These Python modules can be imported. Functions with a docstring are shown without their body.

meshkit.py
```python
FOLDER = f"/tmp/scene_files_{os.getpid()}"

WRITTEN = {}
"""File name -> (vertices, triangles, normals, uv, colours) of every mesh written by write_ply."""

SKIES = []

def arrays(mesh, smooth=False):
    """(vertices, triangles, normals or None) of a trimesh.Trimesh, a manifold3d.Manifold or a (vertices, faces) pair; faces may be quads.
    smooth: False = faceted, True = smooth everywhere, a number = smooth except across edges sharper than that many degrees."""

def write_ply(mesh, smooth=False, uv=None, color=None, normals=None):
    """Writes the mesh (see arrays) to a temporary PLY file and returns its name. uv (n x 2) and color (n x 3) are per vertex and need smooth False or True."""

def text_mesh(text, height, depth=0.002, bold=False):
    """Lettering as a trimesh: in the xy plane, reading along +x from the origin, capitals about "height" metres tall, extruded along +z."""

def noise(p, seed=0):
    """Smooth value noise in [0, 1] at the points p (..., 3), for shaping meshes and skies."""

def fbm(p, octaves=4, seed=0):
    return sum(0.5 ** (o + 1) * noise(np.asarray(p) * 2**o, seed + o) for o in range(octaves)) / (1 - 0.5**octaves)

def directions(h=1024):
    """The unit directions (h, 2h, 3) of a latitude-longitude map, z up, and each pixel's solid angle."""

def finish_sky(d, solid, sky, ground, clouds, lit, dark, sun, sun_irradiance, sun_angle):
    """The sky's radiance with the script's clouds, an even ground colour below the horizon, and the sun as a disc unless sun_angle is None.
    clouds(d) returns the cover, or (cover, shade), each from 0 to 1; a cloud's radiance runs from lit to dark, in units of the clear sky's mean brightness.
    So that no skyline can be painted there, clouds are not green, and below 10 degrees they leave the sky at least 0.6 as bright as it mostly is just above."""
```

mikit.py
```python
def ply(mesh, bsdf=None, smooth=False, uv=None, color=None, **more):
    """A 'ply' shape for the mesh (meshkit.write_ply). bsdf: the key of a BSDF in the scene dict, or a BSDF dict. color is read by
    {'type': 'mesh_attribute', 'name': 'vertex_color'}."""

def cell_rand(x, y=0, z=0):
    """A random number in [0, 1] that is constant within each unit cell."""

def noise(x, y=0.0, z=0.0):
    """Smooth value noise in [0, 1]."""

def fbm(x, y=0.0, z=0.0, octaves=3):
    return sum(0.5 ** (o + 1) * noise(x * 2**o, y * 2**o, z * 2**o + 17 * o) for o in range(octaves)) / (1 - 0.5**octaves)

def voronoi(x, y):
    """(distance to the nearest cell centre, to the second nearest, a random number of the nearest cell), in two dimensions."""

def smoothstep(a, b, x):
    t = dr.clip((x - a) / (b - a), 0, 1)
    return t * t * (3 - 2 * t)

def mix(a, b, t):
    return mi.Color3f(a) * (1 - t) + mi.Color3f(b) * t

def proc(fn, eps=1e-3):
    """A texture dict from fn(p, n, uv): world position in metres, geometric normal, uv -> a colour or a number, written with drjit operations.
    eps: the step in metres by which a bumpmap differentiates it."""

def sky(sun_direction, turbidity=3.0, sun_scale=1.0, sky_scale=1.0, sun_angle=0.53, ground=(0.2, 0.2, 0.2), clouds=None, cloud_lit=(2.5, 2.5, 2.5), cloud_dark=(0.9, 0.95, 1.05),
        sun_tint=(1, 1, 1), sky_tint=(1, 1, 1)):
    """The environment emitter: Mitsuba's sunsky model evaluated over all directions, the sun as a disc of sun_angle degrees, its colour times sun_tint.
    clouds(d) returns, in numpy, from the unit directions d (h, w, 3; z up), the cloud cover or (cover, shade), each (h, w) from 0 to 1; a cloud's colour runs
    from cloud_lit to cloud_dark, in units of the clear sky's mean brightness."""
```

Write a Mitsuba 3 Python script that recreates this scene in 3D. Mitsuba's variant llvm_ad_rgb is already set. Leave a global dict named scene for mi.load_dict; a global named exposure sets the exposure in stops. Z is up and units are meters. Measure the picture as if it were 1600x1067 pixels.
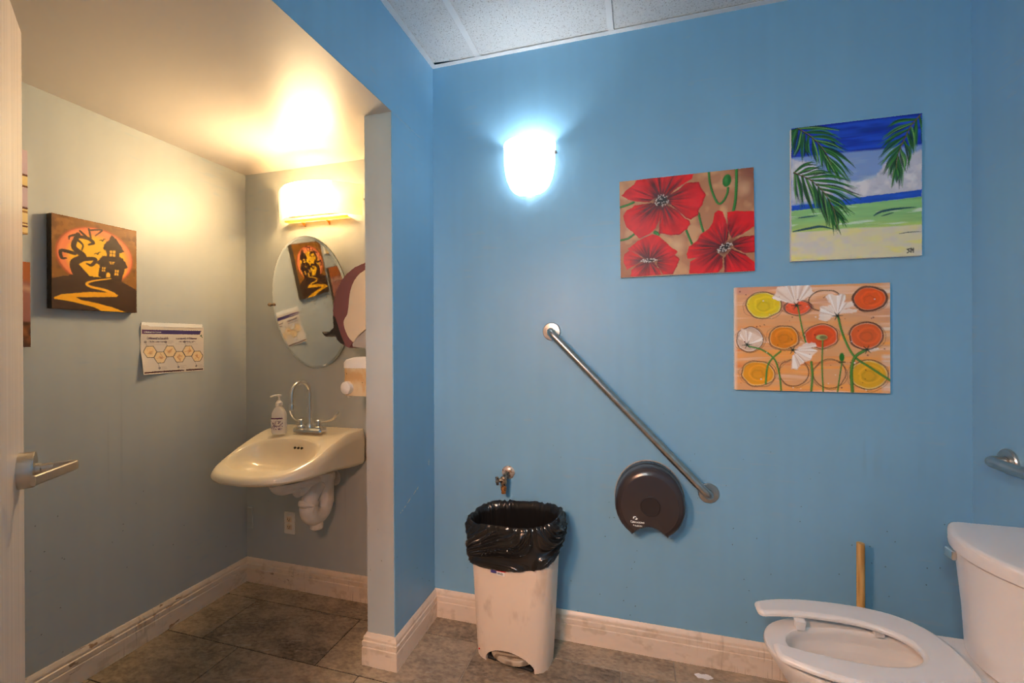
import math
import numpy as np
import trimesh
import manifold3d as m3
import drjit as dr
import mitsuba as mi
import mikit
import meshkit
from mikit import proc, noise, fbm, voronoi, cell_rand, smoothstep, mix

scene, labels = {}, {}
exposure = 1.0

# ------------------------------------------------------------------ camera
EYE = np.array([0.0, 0.0, 1.3115])
FWD = np.array([-0.27803, 0.96057, -0.00085])
RIGHT = np.array([0.96057, 0.27802, -0.00409])
UP = np.cross(RIGHT, FWD)
_m = np.eye(4)
_m[:3, 0], _m[:3, 1], _m[:3, 2], _m[:3, 3] = -RIGHT, UP, FWD, EYE
scene['camera'] = {'type': 'perspective', 'fov': 98.735, 'fov_axis': 'x', 'near_clip': 0.02, 'far_clip': 50.0,
                   'to_world': mi.ScalarTransform4f(_m.tolist())}

# ------------------------------------------------------------------ strength of the lamps (each lamp is built further down)
COOL_BULB, COOL_GLASS = (92.0, 92.0, 92.0), (2.6, 2.6, 2.55)            # bowl sconce on the back wall
REAR_FILL = (42.0, 48.0, 45.0)                                     # unseen sconce added behind the camera, neutral fill for the blue walls
WARM_GLASS = (150.0, 75.0, 43.0)                                    # bell shaded wall lamp beside the entrance, outside the frame
VANITY_BULB, VANITY_GLASS = (150.0, 94.0, 40.0), (48.0, 34.0, 18.0)   # curved bath bar over the basin


def rgb(r, g, b):
    return {'type': 'rgb', 'value': [float(r), float(g), float(b)]}


def lin(r, g, b):
    """sRGB bytes to linear."""
    return tuple((c / 255 / 12.92) if c / 255 <= 0.04045 else ((c / 255 + 0.055) / 1.055) ** 2.4 for c in (r, g, b))


# ------------------------------------------------------------------ materials
def mat(key, color, rough=0.5, metal=0.0, spec=0.5, two=False, **kw):
    c = rgb(*color) if isinstance(color, tuple) else color
    d = {'type': 'principled', 'base_color': c, 'roughness': rough, 'metallic': metal, 'specular': spec, **kw}
    scene[key] = {'type': 'twosided', 'bsdf': d} if two else d
    return key


PAINT, PAINT_WARM_LIT = (0.205, 0.415, 0.605), (0.425, 0.455, 0.460)  # second tone: the same blue with the warm lamp light put into it


def paint(color, scratched=False):
    def fn(p, n, uv):
        a = dr.select(dr.abs(n.x) > 0.5, p.y, p.x)
        z = p.z
        g = fbm(a * 5.0, z * 2.0, 3.0, 3) - 0.5
        streak = noise(a * 38.0, z * 1.6, 9.0) - 0.5
        c = mi.Color3f(*color) * (1.0 + 0.07 * g + 0.03 * streak)
        # specks of grime and chips of paint
        d1, _, w = voronoi(a * 17.0, z * 17.0)
        keep = dr.select(cell_rand(dr.floor(a * 3), dr.floor(z * 3), 5) > 0.5, 1.0, 0.0) * smoothstep(1.35, 0.7, z + 0.6 * noise(a * 1.5, z * 1.5, 6.0))
        c = mix(c, (0.045, 0.05, 0.055), dr.select(w > 0.74, 1.0, 0.0) * smoothstep(0.050, 0.015, d1) * keep * 0.85)
        # narrow runs where something dripped
        run = smoothstep(0.80, 0.92, noise(a * 60.0, z * 1.3, 21.0)) * smoothstep(0.56, 0.75, noise(a * 2.3, z * 2.0, 4.0))
        run = run * smoothstep(1.5, 1.0, z + 0.8 * noise(a * 9.0, 1.0, 2.0))
        c = mix(c, (0.15, 0.17, 0.18), run * 0.12)
        # scuffs
        s = smoothstep(0.80, 0.9, noise(a * 14.0 + z * 6.0, z * 85.0, 2.0)) * smoothstep(0.62, 0.75, noise(a * 4.0, z * 4.0, 12.0))
        c = mix(c, (0.30, 0.42, 0.52), s * 0.3)
        if scratched:      # the long pale scrape and two chips on the partition
            t = (a - 1.590) / 0.178
            d = dr.abs(z - (0.601 + 0.062 * t) + 0.004 * (noise(a * 60.0, 1.0, 5.0) - 0.5))
            on = smoothstep(0.0030, 0.0015, d) * dr.select((t > 0) & (t < 1), 1.0, 0.0) * smoothstep(0.25, 0.5, noise(a * 130.0, 3.0, 1.0))
            chip = smoothstep(0.0035, 0.0020, dr.abs(a - 1.868)) * smoothstep(0.016, 0.012, dr.abs(z - 0.745))
            c = mix(c, (0.72, 0.66, 0.50), dr.maximum(on, chip) * 0.9)
        return c
    return proc(fn)


mat('paint', paint(PAINT), 0.42, spec=0.35)
mat('paint_scraped', paint(PAINT, True), 0.42, spec=0.35)
mat('paint_warm_lit', paint(PAINT_WARM_LIT), 0.40, spec=0.35)
mat('ceiling_paint', (0.55, 0.50, 0.465), 0.38, spec=0.4)
mat('plain_white', (0.72, 0.72, 0.71), 0.5)


def tile_ceiling_fn(p, n, uv):
    d, _, w = voronoi(p.x * 150.0, p.y * 150.0)
    d2, _, w2 = voronoi(p.x * 62.0 + 7.0, p.y * 62.0)
    a = smoothstep(0.30, 0.16, d) * dr.select(w > 0.62, 1.0, 0.0)
    b = smoothstep(0.20, 0.08, d2 + 0.12 * (noise(p.x * 300.0, p.y * 300.0) - 0.5)) * dr.select(w2 > 0.45, 1.0, 0.0)
    base = mi.Color3f(0.63, 0.625, 0.615) * (0.95 + 0.1 * noise(p.x * 220.0, p.y * 220.0))
    return mix(base, (0.30, 0.27, 0.24), dr.maximum(a * 0.55, b * 0.75))


mat('ceiling_tile', proc(tile_ceiling_fn), 0.9, spec=0.1)
mat('grid_metal', (0.70, 0.695, 0.69), 0.45)
mat('void_dark', (0.02, 0.02, 0.02), 0.9)


def floor_fn(p, n, uv):
    row = dr.floor((p.y - 1.49) / 0.3035)
    col = dr.floor((p.x + 1.868 - 0.205 * row) / 0.598)
    t = cell_rand(col, row, 3)
    g = fbm(p.x * 9.0 + t * 30, p.y * 16.0, t * 10, 4)
    f = fbm(p.x * 70.0, p.y * 110.0, 2.0, 3)
    v = 0.72 + 0.35 * (t - 0.5) + 0.75 * (g - 0.5) + 0.60 * (f - 0.5)
    c = mi.Color3f(0.400, 0.310, 0.220) * v
    scratch = smoothstep(0.83, 0.93, noise(p.x * 20.0 + p.y * 9.0, p.y * 160.0 - p.x * 60.0, 8.0)) * smoothstep(0.5, 0.65, noise(p.x * 6.0, p.y * 6.0, 1.0))
    c = mix(c, (0.42, 0.38, 0.33), scratch * 0.5)
    return c


mat('floor_tile', proc(floor_fn), 0.40, spec=0.4)
mat('grout', proc(lambda p, n, uv: mix((0.035, 0.028, 0.022), (0.34, 0.29, 0.24), smoothstep(-1.2, -0.8, p.x + 0.5 * (noise(p.x * 3.0, p.y * 3.0) - 0.5)) * 0.9)), 0.9, spec=0.1)


def trim_fn(p, n, uv):
    a = dr.select(dr.abs(n.x) > dr.abs(n.y), p.y, p.x)
    c = mi.Color3f(0.76, 0.62, 0.50) * (0.95 + 0.10 * fbm(a * 16.0, p.z * 40.0, 1.0, 3))
    stain = smoothstep(0.55, 0.80, fbm(a * 26.0, p.z * 30.0, 7.0, 3))
    c = mix(c, (0.44, 0.31, 0.18), stain * 0.35)
    drip = smoothstep(0.72, 0.9, noise(a * 190.0, p.z * 12.0, 3.0)) * smoothstep(0.45, 0.7, noise(a * 5.0, 2.0, 8.0))
    c = mix(c, (0.30, 0.22, 0.15), drip * 0.30)
    rust = smoothstep(0.70, 0.78, fbm(a * 30.0, p.z * 70.0, 33.0, 4)) * smoothstep(0.62, 0.72, noise(a * 4.0, p.z * 14.0, 2.0)) * smoothstep(-0.9, -1.1, p.x)
    c = mix(c, (0.23, 0.10, 0.03), rust * 0.8)
    return c


mat('trim_paint', proc(trim_fn), 0.38, spec=0.45)
mat('door_laminate', proc(lambda p, n, uv: mi.Color3f(0.54, 0.455, 0.40) * (0.94 + 0.12 * noise((p.x - p.y) * 90.0, p.z * 2.5, 2.0))), 0.33, spec=0.45)
mat('satin_nickel', (0.56, 0.52, 0.47), 0.28, 1.0)
mat('chrome', (0.80, 0.78, 0.75), 0.09, 1.0)
mat('stainless', proc(lambda p, n, uv: mi.Color3f(0.50, 0.46, 0.42) * (0.9 + 0.2 * noise(p.x * 60, p.y * 60, p.z * 60))), 0.30, 1.0)
mat('brass_old', proc(lambda p, n, uv: mix((0.42, 0.30, 0.20), (0.10, 0.075, 0.06), smoothstep(0.4, 0.65, fbm(p.x * 120, p.y * 120, p.z * 120, 3)))), 0.38, 0.85)
mat('copper_rust', proc(lambda p, n, uv: mix((0.55, 0.22, 0.06), (0.14, 0.07, 0.04), smoothstep(0.45, 0.7, noise(p.x * 150, p.y * 150, p.z * 220)))), 0.45, 0.6)
mat('escutcheon', proc(lambda p, n, uv: mix((0.62, 0.50, 0.42), (0.30, 0.17, 0.10), smoothstep(0.5, 0.7, fbm(p.x * 90, p.y * 90, p.z * 90, 3)))), 0.35, 0.5)
mat('mirror_silver', (0.90, 0.91, 0.89), 0.0, 1.0)
mat('mirror_edge', (0.50, 0.44, 0.34), 0.2, 0.3)
mat('porcelain', (0.76, 0.67, 0.51), 0.12, spec=0.55, clearcoat=0.6, clearcoat_gloss=0.95)
mat('porcelain_dirt', (0.32, 0.24, 0.17), 0.5)
mat('toilet_china', (0.70, 0.67, 0.645), 0.10, spec=0.55, clearcoat=0.6, clearcoat_gloss=0.95)
mat('seat_plastic', (0.70, 0.675, 0.65), 0.28, spec=0.5)
mat('trap_plastic', proc(lambda p, n, uv: mi.Color3f(0.74, 0.68, 0.62) * (0.88 + 0.2 * fbm(p.x * 30, p.y * 30, p.z * 30, 3))), 0.42)
mat('white_plastic', (0.76, 0.73, 0.68), 0.35)
mat('beige_plastic', (0.72, 0.58, 0.42), 0.42)
mat('grey_plastic', (0.38, 0.34, 0.31), 0.5)
mat('hole_black', (0.012, 0.010, 0.009), 0.7)
mat('smoke_plum', (0.20, 0.070, 0.072), 0.16, spec=0.6, clearcoat=0.5)
mat('smoke_black', (0.022, 0.012, 0.011), 0.10, spec=0.6, clearcoat=0.6)
mat('smoke_brown', (0.036, 0.026, 0.026), 0.24, spec=0.55)
mat('smoke_rim', (0.018, 0.017, 0.020), 0.22, spec=0.55)
mat('smoke_hub', (0.026, 0.019, 0.019), 0.32, spec=0.4)
mat('print_white', (0.80, 0.80, 0.80), 0.6)
mat('print_dark', (0.035, 0.03, 0.05), 0.7)
mat('print_plum', (0.10, 0.06, 0.10), 0.7)


def soapbox_fn(p, n, uv):
    c = mi.Color3f(0.70, 0.56, 0.36)
    c = mix(c, (0.60, 0.36, 0.15), smoothstep(0.35, 0.75, fbm(p.x * 28, p.y * 28, p.z * 18, 3)))
    d, _, w = voronoi(p.x * 70.0, p.z * 70.0 + p.y * 40)
    return mix(c, (0.06, 0.035, 0.02), smoothstep(0.30, 0.1, d + 0.15 * noise(p.x * 200, p.y * 200, p.z * 200)) * dr.select(w > 0.93, 1.0, 0.0))


mat('soap_window', proc(soapbox_fn), 0.3)
mat('bag_plastic', (0.010, 0.009, 0.009), 0.20, spec=0.55, two=True)
mat('bin_plastic', proc(lambda p, n, uv: mix(mi.Color3f(0.76, 0.62, 0.50), (0.48, 0.35, 0.25), smoothstep(0.55, 0.8, fbm(p.x * 22, p.y * 22, p.z * 9, 4)) * 0.5)), 0.36)
mat('pedal_plastic', proc(lambda p, n, uv: mix((0.42, 0.33, 0.24), (0.20, 0.14, 0.09), smoothstep(0.4, 0.7, noise(p.x * 30, p.y * 140, 1.0)))), 0.5)
mat('label_red', lin(200, 40, 35), 0.5)
mat('label_blue', lin(60, 55, 120), 0.5)
mat('stick_wood', proc(lambda p, n, uv: mix((0.62, 0.36, 0.12), (0.44, 0.22, 0.06), smoothstep(0.3, 0.8, noise(p.x * 160, p.y * 160, p.z * 9)))), 0.5)
mat('rubber', (0.09, 0.03, 0.025), 0.5)
mat('canvas_cloth', proc(lambda p, n, uv: mi.Color3f(0.66, 0.62, 0.57) * (0.92 + 0.16 * noise(p.x * 700, p.y * 700, p.z * 700))), 0.8, spec=0.2)
mat('canvas_dark', (0.030, 0.020, 0.013), 0.6)
scene['artwork'] = {'type': 'principled', 'base_color': {'type': 'mesh_attribute', 'name': 'vertex_color'}, 'roughness': 0.42, 'specular': 0.4}
scene['printed'] = {'type': 'principled', 'base_color': {'type': 'mesh_attribute', 'name': 'vertex_color'}, 'roughness': 0.55, 'specular': 0.3}
scene['lamp_skin'] = {'type': 'diffuse', 'reflectance': rgb(0.75, 0.74, 0.72)}
scene['shade_acrylic'] = {'type': 'principledthin', 'base_color': rgb(0.86, 0.72, 0.50), 'roughness': 0.6, 'diff_trans': 1.1, 'spec_trans': 0.0, 'eta': 1.3}
scene['amber_acrylic'] = {'type': 'principledthin', 'base_color': rgb(0.80, 0.46, 0.12), 'roughness': 0.6, 'diff_trans': 1.0, 'spec_trans': 0.0, 'eta': 1.3}
mat('bottle_soap', (0.72, 0.68, 0.62), 0.35)


# ------------------------------------------------------------------ mesh helpers
def obj(key, mesh, material, smooth=False, label=None, cat=None, group=None, kind=None, **kw):
    k, i = key, 0
    while k in scene:
        i += 1
        k = f'{key}_{i:03d}'
    scene[k] = mikit.ply(mesh, material, smooth, **kw)
    tag(k, label, cat, group, kind)
    return k


def tag(k, label=None, cat=None, group=None, kind=None):
    d = {}
    for a, b in (('label', label), ('category', cat), ('group', group), ('kind', kind)):
        if b:
            d[a] = b
    if d:
        labels[k] = {**labels.get(k, {}), **d}
    return k


def cat_mesh(*ms):
    return trimesh.util.concatenate(list(ms))


def box(x0, x1, y0, y1, z0, z1, b=0.0):
    if b <= 0:
        m = trimesh.creation.box(extents=(x1 - x0, y1 - y0, z1 - z0))
        m.apply_translation(((x0 + x1) / 2, (y0 + y1) / 2, (z0 + z1) / 2))
        return m
    pts = []
    lo, hi = np.array([x0, y0, z0]), np.array([x1, y1, z1])
    for s in np.ndindex(2, 2, 2):
        for ax in range(3):
            q = np.where(np.array(s) == 0, lo + b, hi - b)
            q[ax] = lo[ax] if s[ax] == 0 else hi[ax]
            pts.append(q)
    return trimesh.convex.convex_hull(np.array(pts))


def rbox(x0, x1, y0, y1, z0, z1, r, n=3):
    """A box with rounded edges: the hull of eight spheres."""
    s = trimesh.creation.uv_sphere(radius=r, count=[4 * n, 4 * n])
    pts = [s.vertices + np.array([x, y, z]) for x in (x0 + r, x1 - r) for y in (y0 + r, y1 - r) for z in (z0 + r, z1 - r)]
    return trimesh.convex.convex_hull(np.vstack(pts))


def loft(rings, cap0=True, cap1=True, closed=True):
    rings = [np.asarray(r, float) for r in rings]
    n, k = len(rings[0]), len(rings)
    v = list(np.vstack(rings))
    f = []
    m = n if closed else n - 1
    for i in range(k - 1):
        for j in range(m):
            a, b = i * n + j, i * n + (j + 1) % n
            c, d = a + n, b + n
            f += [[a, b, d], [a, d, c]]
    if cap0:
        v.append(rings[0].mean(0))
        f += [[len(v) - 1, (j + 1) % n, j] for j in range(n)]
    if cap1:
        v.append(rings[-1].mean(0))
        o = (k - 1) * n
        f += [[len(v) - 1, o + j, o + (j + 1) % n] for j in range(n)]
    t = trimesh.Trimesh(np.array(v), np.array(f), process=False)
    if cap0 and cap1 and t.volume < 0:
        t.invert()
    return t


def lathe(profile, n=32, origin=(0, 0, 0), axis=(0, 0, 1)):
    """profile: (radius, height) pairs."""
    a = np.asarray(axis, float)
    a /= np.linalg.norm(a)
    h = np.array([1.0, 0, 0]) if abs(a[0]) < 0.9 else np.array([0, 1.0, 0])
    u = np.cross(h, a)
    u /= np.linalg.norm(u)
    w = np.cross(a, u)
    t = np.linspace(0, 2 * np.pi, n, endpoint=False)
    rings = [np.asarray(origin) + r * (np.cos(t)[:, None] * u + np.sin(t)[:, None] * w) + z * a for r, z in profile]
    return loft(rings)


def smooth_path(pts, n=40):
    """Catmull-Rom through the points."""
    p = np.asarray(pts, float)
    p = np.vstack([2 * p[0] - p[1], p, 2 * p[-1] - p[-2]])
    out = []
    seg = len(p) - 3
    for s in np.linspace(0, seg - 1e-9, n):
        i = int(s)
        t = s - i
        a, b, c, d = p[i:i + 4]
        out.append(0.5 * (2 * b + (c - a) * t + (2 * a - 5 * b + 4 * c - d) * t ** 2 + (-a + 3 * b - 3 * c + d) * t ** 3))
    return np.array(out)


def tube(path, r, n=16, caps=True, flat=1.0):
    p = np.asarray(path, float)
    rr = np.broadcast_to(np.asarray(r, float), (len(p),))
    t = np.gradient(p, axis=0)
    t /= np.linalg.norm(t, axis=1, keepdims=True)
    u = np.cross(t[0], [0.123, 0.456, 0.88])
    u /= np.linalg.norm(u)
    ang = np.linspace(0, 2 * np.pi, n, endpoint=False)
    rings = []
    for i in range(len(p)):
        u = u - t[i] * (u @ t[i])
        u /= np.linalg.norm(u)
        w = np.cross(t[i], u)
        rings.append(p[i] + rr[i] * (np.cos(ang)[:, None] * u + flat * np.sin(ang)[:, None] * w))
    return loft(rings, caps, caps)


def bend(pts, r, n=8):
    """A polyline with its corners rounded by radius r."""
    p = [np.asarray(q, float) for q in pts]
    out = [p[0]]
    for a, b, c in zip(p, p[1:], p[2:]):
        d0, d1 = (a - b) / np.linalg.norm(a - b), (c - b) / np.linalg.norm(c - b)
        s, e = b + d0 * r, b + d1 * r
        for t in np.linspace(0, 1, n):
            out.append((1 - t) ** 2 * s + 2 * t * (1 - t) * b + t * t * e)
    out.append(p[-1])
    return np.array(out)


def frame(origin, ex, ey, ez):
    m = np.eye(4)
    m[:3, 0], m[:3, 1], m[:3, 2], m[:3, 3] = ex, ey, ez, origin
    return m


def put(mesh, m):
    mesh = mesh.copy()
    mesh.apply_transform(m)
    return mesh


def poly_prism(pts, depth, bevel=0.0):
    """A 2-D outline in xy extruded along +z."""
    from shapely.geometry import Polygon
    g = Polygon(pts).buffer(0)
    return trimesh.creation.extrude_polygon(g, depth, engine='earcut')


def manifold(mesh):
    return m3.Manifold(m3.Mesh(np.asarray(mesh.vertices, np.float32), np.asarray(mesh.faces, np.uint32)))


def from_manifold(m):
    q = m.to_mesh()
    return trimesh.Trimesh(q.vert_properties[:, :3], q.tri_verts, process=False)

# ================================================================== the room
YB, XS, XS2, XL, XR, ZC, ZA, YS = 1.9254, -0.9487, -1.0750, -2.0890, 1.1198, 2.6213, 2.2334, 1.5582
YN, XN, YR = 0.270, -0.720, -0.800      # wall with the door, its return beside the camera, wall behind the camera

obj('wall_back', box(XS2 + .06, XR + .1, YB, YB + .1, -.02, ZC + .1), 'paint', kind='structure', label='blue painted back wall with the sconce and three canvases')
obj('wall_sink', box(XL - .1, XS2 + .06, YB, YB + .1, -.02, ZC + .1), 'paint_warm_lit', kind='structure', label='blue alcove wall behind the sink, greyed by warm light put into its paint')
obj('wall_left', box(XL - .1, XL, YN - .1, YB, -.02, ZC + .1), 'paint_warm_lit', kind='structure', label='left alcove wall tinted yellow by the lamp over the sink')
obj('wall_right', box(XR, XR + .1, YR - .1, YB, -.02, ZC + .1), 'paint', kind='structure', label='blue right wall behind the toilet tank')
def lean(m):      # the free end of the stub is slightly out of plumb
    v = np.array(m.vertices)
    v[:, 0] += np.where(v[:, 2] < 0.1, 0.006, -0.002) * (v[:, 1] < YS + .01)
    return trimesh.Trimesh(v, m.faces, process=False)


SK = .004
obj('wall_partition', cat_mesh(lean(box(XS2, XS - SK, YS, YB, -.02, ZC + .1)), box(XS2, XS - SK, YN - .1, YS, ZA + .0012, ZC + .1)), 'paint_warm_lit', kind='structure', label='partition stub with its end greyed by painted warm light and the header over the alcove')  # end is the same blue as the face, warm light in its colour
obj('wall_partition__blue_face', cat_mesh(lean(box(XS - SK, XS, YS + .0005, YB, -.02, ZC + .1)), box(XS - SK, XS, YN - .1, YS + .0005, ZA + .0012, ZC + .1)), 'paint_scraped', label='blue face of the partition')
obj('wall_front', cat_mesh(box(XL - .1, -1.56, YN - .1, YN, -.02, ZC), box(-1.56, -.755, YN - .1, YN, 2.06, ZC), box(-.755, XN, YN - .1, YN, -.02, ZC)), 'paint_warm_lit', kind='structure')
obj('wall_near', box(XN - .1, XN, YR, YN - .1, -.02, ZC + .1), 'paint', kind='structure')
obj('wall_rear', box(XN - .1, XR, YR - .1, YR, -.02, ZC + .1), 'paint', kind='structure')
obj('wall_hall', cat_mesh(box(XL - .1, XN - .1, -1.1, -1.0, -.02, ZC), box(XL - .2, XL - .1, -1.1, YN - .1, -.02, ZC), box(XN - .1, XN, -1.1, YR - .1, -.02, ZC)), 'plain_white', kind='structure')
obj('ceiling_001', cat_mesh(box(XL, XS - .0006, YN - .1, YB, ZA, ZA + .001), box(XL, XS2, YN - .1, YB, ZA + .001, ZA + .02)), 'ceiling_paint', kind='structure', label='low cream plaster ceiling over the sink alcove')
obj('ceiling_002', box(XL - .2, XN, -1.1, YN - .1, ZC, ZC + .05), 'plain_white', kind='structure')

# ---- suspended ceiling: dark void, wall angles, tees, tiles
obj('ceiling', box(XS, XR + .1, YR - .1, YB + .1, ZC + .06, ZC + .1), 'void_dark', kind='structure', label='suspended ceiling of white fissured tiles')
AW = .024
obj('ceiling__wall_angle', box(XS, XR, YB - AW, YB, ZC - .0005, ZC + .0015), 'grid_metal', label='white metal angle along the back wall')
obj('ceiling__wall_angle', box(XS, XS + AW, YR, YB - AW, ZC - .0005, ZC + .0015), 'grid_metal')
obj('ceiling__wall_angle', box(XR - AW, XR, YR, YB - AW, ZC - .0005, ZC + .0015), 'grid_metal')
TEES = [-.708, -.1105, .488]
for x in TEES:
    w = .012 if x > -.5 else .013
    obj('ceiling__tee', cat_mesh(box(x - w, x + w, YR, YB - AW, ZC, ZC + .0015), box(x - .001, x + .001, YR, YB - AW, ZC + .0015, ZC + .035)), 'grid_metal')
CROSS = [.70, -.52]
for i, (a, b) in enumerate(zip([XS] + TEES, TEES + [XR])):
    for y in CROSS:
        obj('ceiling__cross_tee', box(a + .013, b - .013, y - .012, y + .012, ZC, ZC + .0015), 'grid_metal')
    for j, (y0, y1) in enumerate([(.703, YB - .004), (-.517, .697), (YR, -.523)]):
        t = box(a + .004, b - .004, y0, y1, ZC + .0050, ZC + .019, .0015)
        if j == 0 and i == 0:      # the corner tile sits a little crooked and leaves a dark gap
            v = np.array(t.vertices)
            v[:, 1] -= (v[:, 1] > 1.8) * np.where(v[:, 0] < -.8, .030, .006)
            t = trimesh.Trimesh(v, t.faces, process=False)
        obj('ceiling__tile', t, 'ceiling_tile')

# ---- floor: a grout bed and single tiles in a third bond
obj('floor', box(XL - .2, XR + .1, YR - .4, YB + .1, -.05, -.003), 'grout', kind='structure', label='floor of grey brown stone look tiles')
ROW, LEN, GAP = .3035, .598, .0045
yrow = 1.7915
for r in range(-9, 2):
    y0, y1 = yrow + (r - 1) * ROW, yrow + r * ROW
    if y0 > YB or y1 < YR:
        continue
    off = {0: -1.868, -1: -1.661, 1: .131}.get(r, -1.868 - .205 * r)
    k0 = math.floor((XL - off) / LEN)
    for k in range(k0, k0 + 8):
        x0, x1 = off + k * LEN, off + (k + 1) * LEN
        if r == 1 and x0 < -1.1:          # one long tile along the sink wall
            if k != k0:
                continue
            x0, x1 = XL - .05, -1.065
        x0, x1 = max(x0, XL - .0), min(x1, XR)
        yy0, yy1 = max(y0, YR), min(y1, YB)
        if x1 - x0 < .03 or yy1 - yy0 < .02:
            continue
        obj('floor__tile', box(x0 + GAP / 2, x1 - GAP / 2, yy0 + GAP / 2, yy1 - GAP / 2, -.012, 0, .0012), 'floor_tile')

# ---- baseboards: a moulded profile swept along each wall with mitred corners
BT, BH = .017, .1269
PROFILE = [(0, 0), (BT, 0), (BT, .072), (BT - .003, .0745), (BT - .003, .0775), (BT - .0008, .080), (BT - .0008, .097), (BT - .005, .1005), (BT - .005, .104),
           (BT - .0045, .108), (BT - .0055, .113), (BT - .009, .119), (BT - .012, .1235), (.003, BH), (0, BH)]


def baseboard(key, pts, n0=None, n1=None, label=None):
    """pts: wall line in plan, the room on its left."""
    p = [np.asarray(q, float) for q in pts]
    dirs = [(b - a) / np.linalg.norm(b - a) for a, b in zip(p, p[1:])]
    nor = [np.array([-d[1], d[0]]) for d in dirs]
    rings = []
    for i, q in enumerate(p):
        if i == 0:
            m = nor[0] if n0 is None else np.asarray(n0, float)
        elif i == len(p) - 1:
            m = nor[-1] if n1 is None else np.asarray(n1, float)
        else:
            m = (nor[i - 1] + nor[i]) / (1 + nor[i - 1] @ nor[i])
        rings.append(np.array([[q[0] + m[0] * t, q[1] + m[1] * t, z] for t, z in PROFILE]))
    obj(key, loft(rings), 'trim_paint', 25, kind='structure', label=label)


baseboard('baseboard_back', [(XR, YB), (XS, YB)], (-1, -1), (1, -1), 'white moulded baseboard along the blue back wall')
baseboard('baseboard_partition', [(XS + .003, YB), (XS + .005, YS), (XS2 + .005, YS), (XS2, YB)], (1, -1), (-1, -1), 'white moulded baseboard wrapping the end of the partition stub')
baseboard('baseboard_sink', [(XS2, YB), (XL, YB)], (-1, -1), (1, -1), 'stained cream baseboard under the sink')
baseboard('baseboard_left', [(XL, YB), (XL, YN)], (1, -1), (1, 1), 'stained cream baseboard along the left alcove wall')
baseboard('baseboard_right', [(XR, YR), (XR, YB)], (-1, 1), (-1, -1))
baseboard('baseboard_rear', [(XN, YR), (XR, YR)], (1, 1), (-1, 1))

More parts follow.
